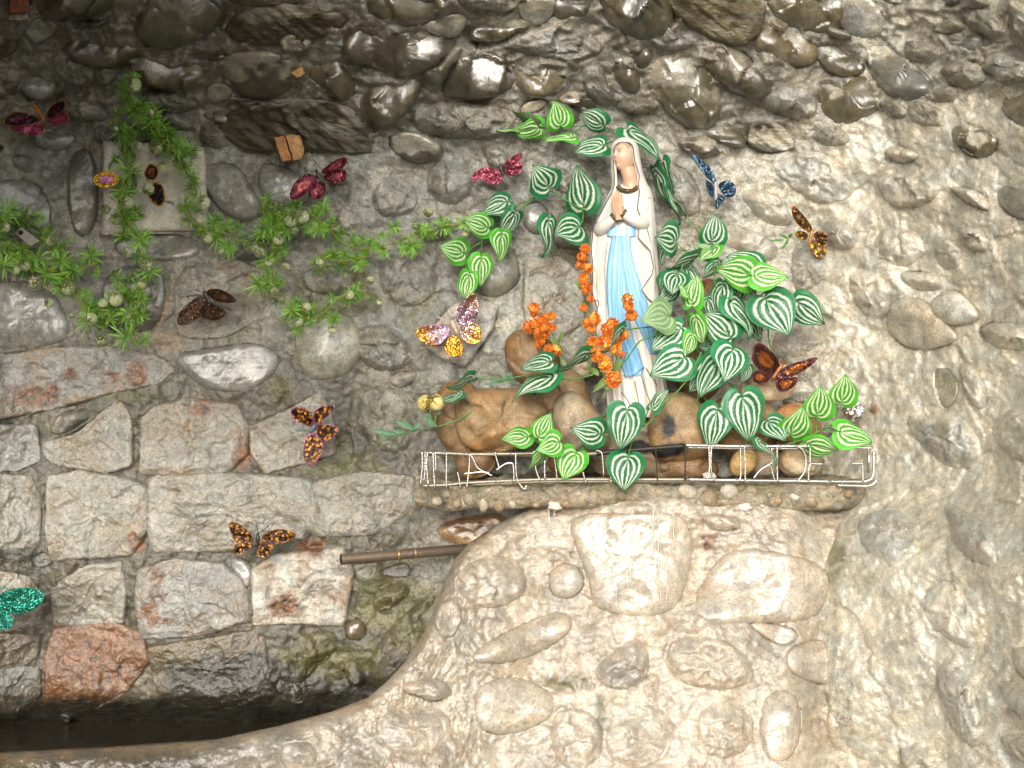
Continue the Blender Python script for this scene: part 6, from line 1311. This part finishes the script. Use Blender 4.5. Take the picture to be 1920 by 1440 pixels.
butterfly('gold and dark butterfly half hidden by the fern garland on the plaque', [[(228, 340), (215, 322), (190, 321), (171, 334), (180, 349), (205, 353)], [(268, 322), (284, 302), (300, 316), (292, 340), (274, 338)], [(288, 340), (304, 343), (311, 365), (308, 386), (296, 388), (278, 374), (277, 355)]], [(255, 350), (250, 325)], [], [[(.55, .32, .02), (.45, .25, .02), (.45, .16, .30)], [(.50, .24, .01), K_, (.20, .06, .02)], [(.45, .20, .01), K_, K_]], 'cell', off=.075)
butterfly('glossy crimson butterfly between the fern garland and the ceiling cobbles', [[(598, 330), (575, 324), (550, 342), (540, 373), (560, 375), (592, 346)], [(600, 338), (588, 345), (574, 369), (595, 377), (612, 360), (610, 342)], [(600, 326), (612, 310), (640, 294), (653, 297), (646, 315), (620, 326)], [(604, 330), (625, 320), (649, 316), (651, 336), (635, 346), (612, 339)]], [(606, 347), (592, 318)], [((592, 320), (582, 322)), ((594, 318), (588, 308))], [(.07, .004, .014), (.11, .008, .02), (.34, .08, .08)], 'cell', off=.055)
butterfly('dusty pink glitter butterfly left of the statue head', [[(940, 318), (915, 311), (890, 320), (878, 341), (905, 337), (935, 326)], [(940, 322), (925, 330), (904, 336), (915, 346), (935, 346), (945, 332)], [(942, 315), (948, 302), (965, 290), (983, 284), (976, 300), (955, 315)], [(944, 320), (960, 311), (979, 300), (981, 318), (965, 331), (950, 329)]], [(944, 332), (937, 308)], [((938, 310), (934, 300))], [(.30, .06, .09), (.23, .04, .065), (.12, .02, .03)], 'veins')
butterfly('dark blue glitter butterfly on the wall right of the statue head', [[(1344, 352), (1325, 332), (1306, 310), (1291, 284), (1312, 296), (1331, 312), (1343, 335)], [(1340, 348), (1330, 340), (1321, 335), (1327, 363), (1339, 374)], [(1345, 350), (1352, 340), (1368, 337), (1381, 350), (1379, 368), (1362, 372)], [(1344, 360), (1362, 372), (1350, 385), (1343, 396), (1340, 376)]], [(1343, 392), (1342, 338)], [], [(.012, .03, .055), (.018, .04, .07), (.08, .16, .23)], 'veins', bcol=(.3, .3, .3))
butterfly('orange and black foil butterfly on the rough wall right of the bush', [[(1521, 438), (1505, 430), (1489, 415), (1482, 390), (1488, 383), (1501, 397), (1516, 415), (1525, 430)], [(1518, 440), (1502, 431), (1489, 436), (1495, 446), (1510, 452)], [(1522, 440), (1536, 431), (1553, 440), (1553, 458), (1535, 458)], [(1520, 450), (1550, 456), (1551, 478), (1538, 485), (1524, 478), (1517, 462)]], [(1516, 460), (1524, 430)], [], [[(.30, .09, .02), (.05, .022, .004), (.14, .07, .008)], [(.18, .07, .012), (.07, .035, .004), (.36, .21, .012)]], 'spots', bcol=(.3, .14, .02))
butterfly('plain dark brown butterfly resting on a rusty stone block', [[(390, 556), (375, 552), (345, 575), (329, 598), (335, 613), (360, 606), (392, 582)], [(392, 564), (406, 575), (421, 579), (426, 592), (405, 603), (385, 598), (370, 591)], [(392, 556), (385, 544), (405, 540), (426, 547), (448, 565), (430, 569), (405, 566)]], [(396, 572), (382, 545)], [((382, 552), (350, 556)), ((382, 550), (365, 543))], [(.055, .026, .010), (.050, .025, .012), (.075, .034, .012)], 'cell', off=.05, lift=.03)
butterfly('shiny orange and lilac holographic butterfly on the pale angular stone', [[(850, 612), (830, 606), (800, 608), (776, 621), (785, 636), (805, 651), (830, 645)], [(850, 622), (835, 640), (831, 658), (850, 671), (868, 666), (868, 640)], [(852, 602), (858, 575), (875, 555), (894, 547), (898, 580), (890, 605), (870, 615)], [(858, 615), (885, 604), (900, 612), (905, 635), (893, 647), (870, 641)]], [(858, 626), (846, 600)], [((846, 604), (819, 594)), ((848, 602), (840, 580))], [[(.62, .32, .06), (.40, .17, .03), (.66, .44, .66)], [(.60, .28, .03), (.62, .27, .03), (.55, .25, .06)], [(.7, .5, .5), (.50, .27, .19), (.80, .56, .78)], [(.75, .45, .10), (.80, .40, .06), (.8, .5, .5)]], 'fade', off=.06, mat=M_FOILW, bcol=(.6, .42, .3), lift=.025)
butterfly('orange and black spotted butterfly with pink borders on the second row of blocks', [[(588, 802), (575, 797), (550, 788), (543, 770), (552, 761), (580, 766), (588, 785)], [(590, 800), (586, 772), (605, 760), (628, 757), (626, 771), (605, 788)], [(586, 803), (600, 795), (625, 797), (639, 804), (626, 820), (604, 832)], [(584, 806), (606, 826), (605, 846), (590, 874), (574, 871), (567, 850), (570, 826)]], [(580, 812), (592, 796)], [((580, 808), (556, 808)), ((582, 808), (564, 816))], [(.34, .10, .16), (.035, .012, .006), (.48, .20, .02)], 'spots', off=.05, bcol=(.10, .16, .22))
butterfly('orange and black speckled butterfly above the bright rusty block', [[(478, 1012), (462, 990), (440, 977), (426, 979), (433, 1000), (440, 1018), (465, 1022)], [(478, 1016), (455, 1018), (436, 1022), (440, 1039), (450, 1041), (468, 1030)], [(488, 1010), (500, 996), (530, 990), (559, 1000), (545, 1015), (515, 1021), (495, 1022)], [(488, 1016), (500, 1020), (516, 1021), (505, 1041), (492, 1048), (480, 1041)]], [(484, 1026), (483, 1000)], [((483, 1000), (480, 984)), ((485, 1000), (504, 985))], [(.28, .10, .02), (.035, .014, .006), (.34, .15, .02)], 'spots', off=.05)
butterfly('teal green glitter butterfly cut off by the left edge', [[(-10, 1128), (0, 1112), (30, 1102), (65, 1101), (87, 1114), (76, 1136), (40, 1154), (0, 1150)], [(-15, 1140), (10, 1150), (26, 1158), (25, 1176), (5, 1183), (-20, 1178)], [(-15, 1130), (-40, 1100), (-70, 1100), (-60, 1140)]], [(-14, 1165), (-6, 1115)], [((2, 1108), (28, 1087)), ((-2, 1108), (10, 1092))], [(.01, .16, .11), (.008, .12, .08), (.012, .20, .14)], 'veins', off=.05, bcol=(.3, .55, .5))
butterfly('glossy brown and copper butterfly perched on the cream stone at the right', [[(1450, 708), (1420, 692), (1409, 676), (1411, 655), (1420, 639), (1441, 652), (1461, 675), (1464, 695)], [(1446, 706), (1430, 696), (1412, 694), (1407, 712), (1425, 723), (1440, 716)], [(1452, 706), (1462, 692), (1490, 680), (1539, 666), (1523, 685), (1500, 700), (1470, 713)], [(1455, 708), (1470, 709), (1499, 705), (1491, 725), (1470, 737), (1454, 731)]], [(1447, 712), (1468, 682)], [((1468, 684), (1462, 672)), ((1468, 684), (1478, 676))], [(.11, .025, .03), (.045, .014, .01), (.30, .085, .012)], 'cell', y=-.150, lift=.03, bcol=(.28, .09, .02))
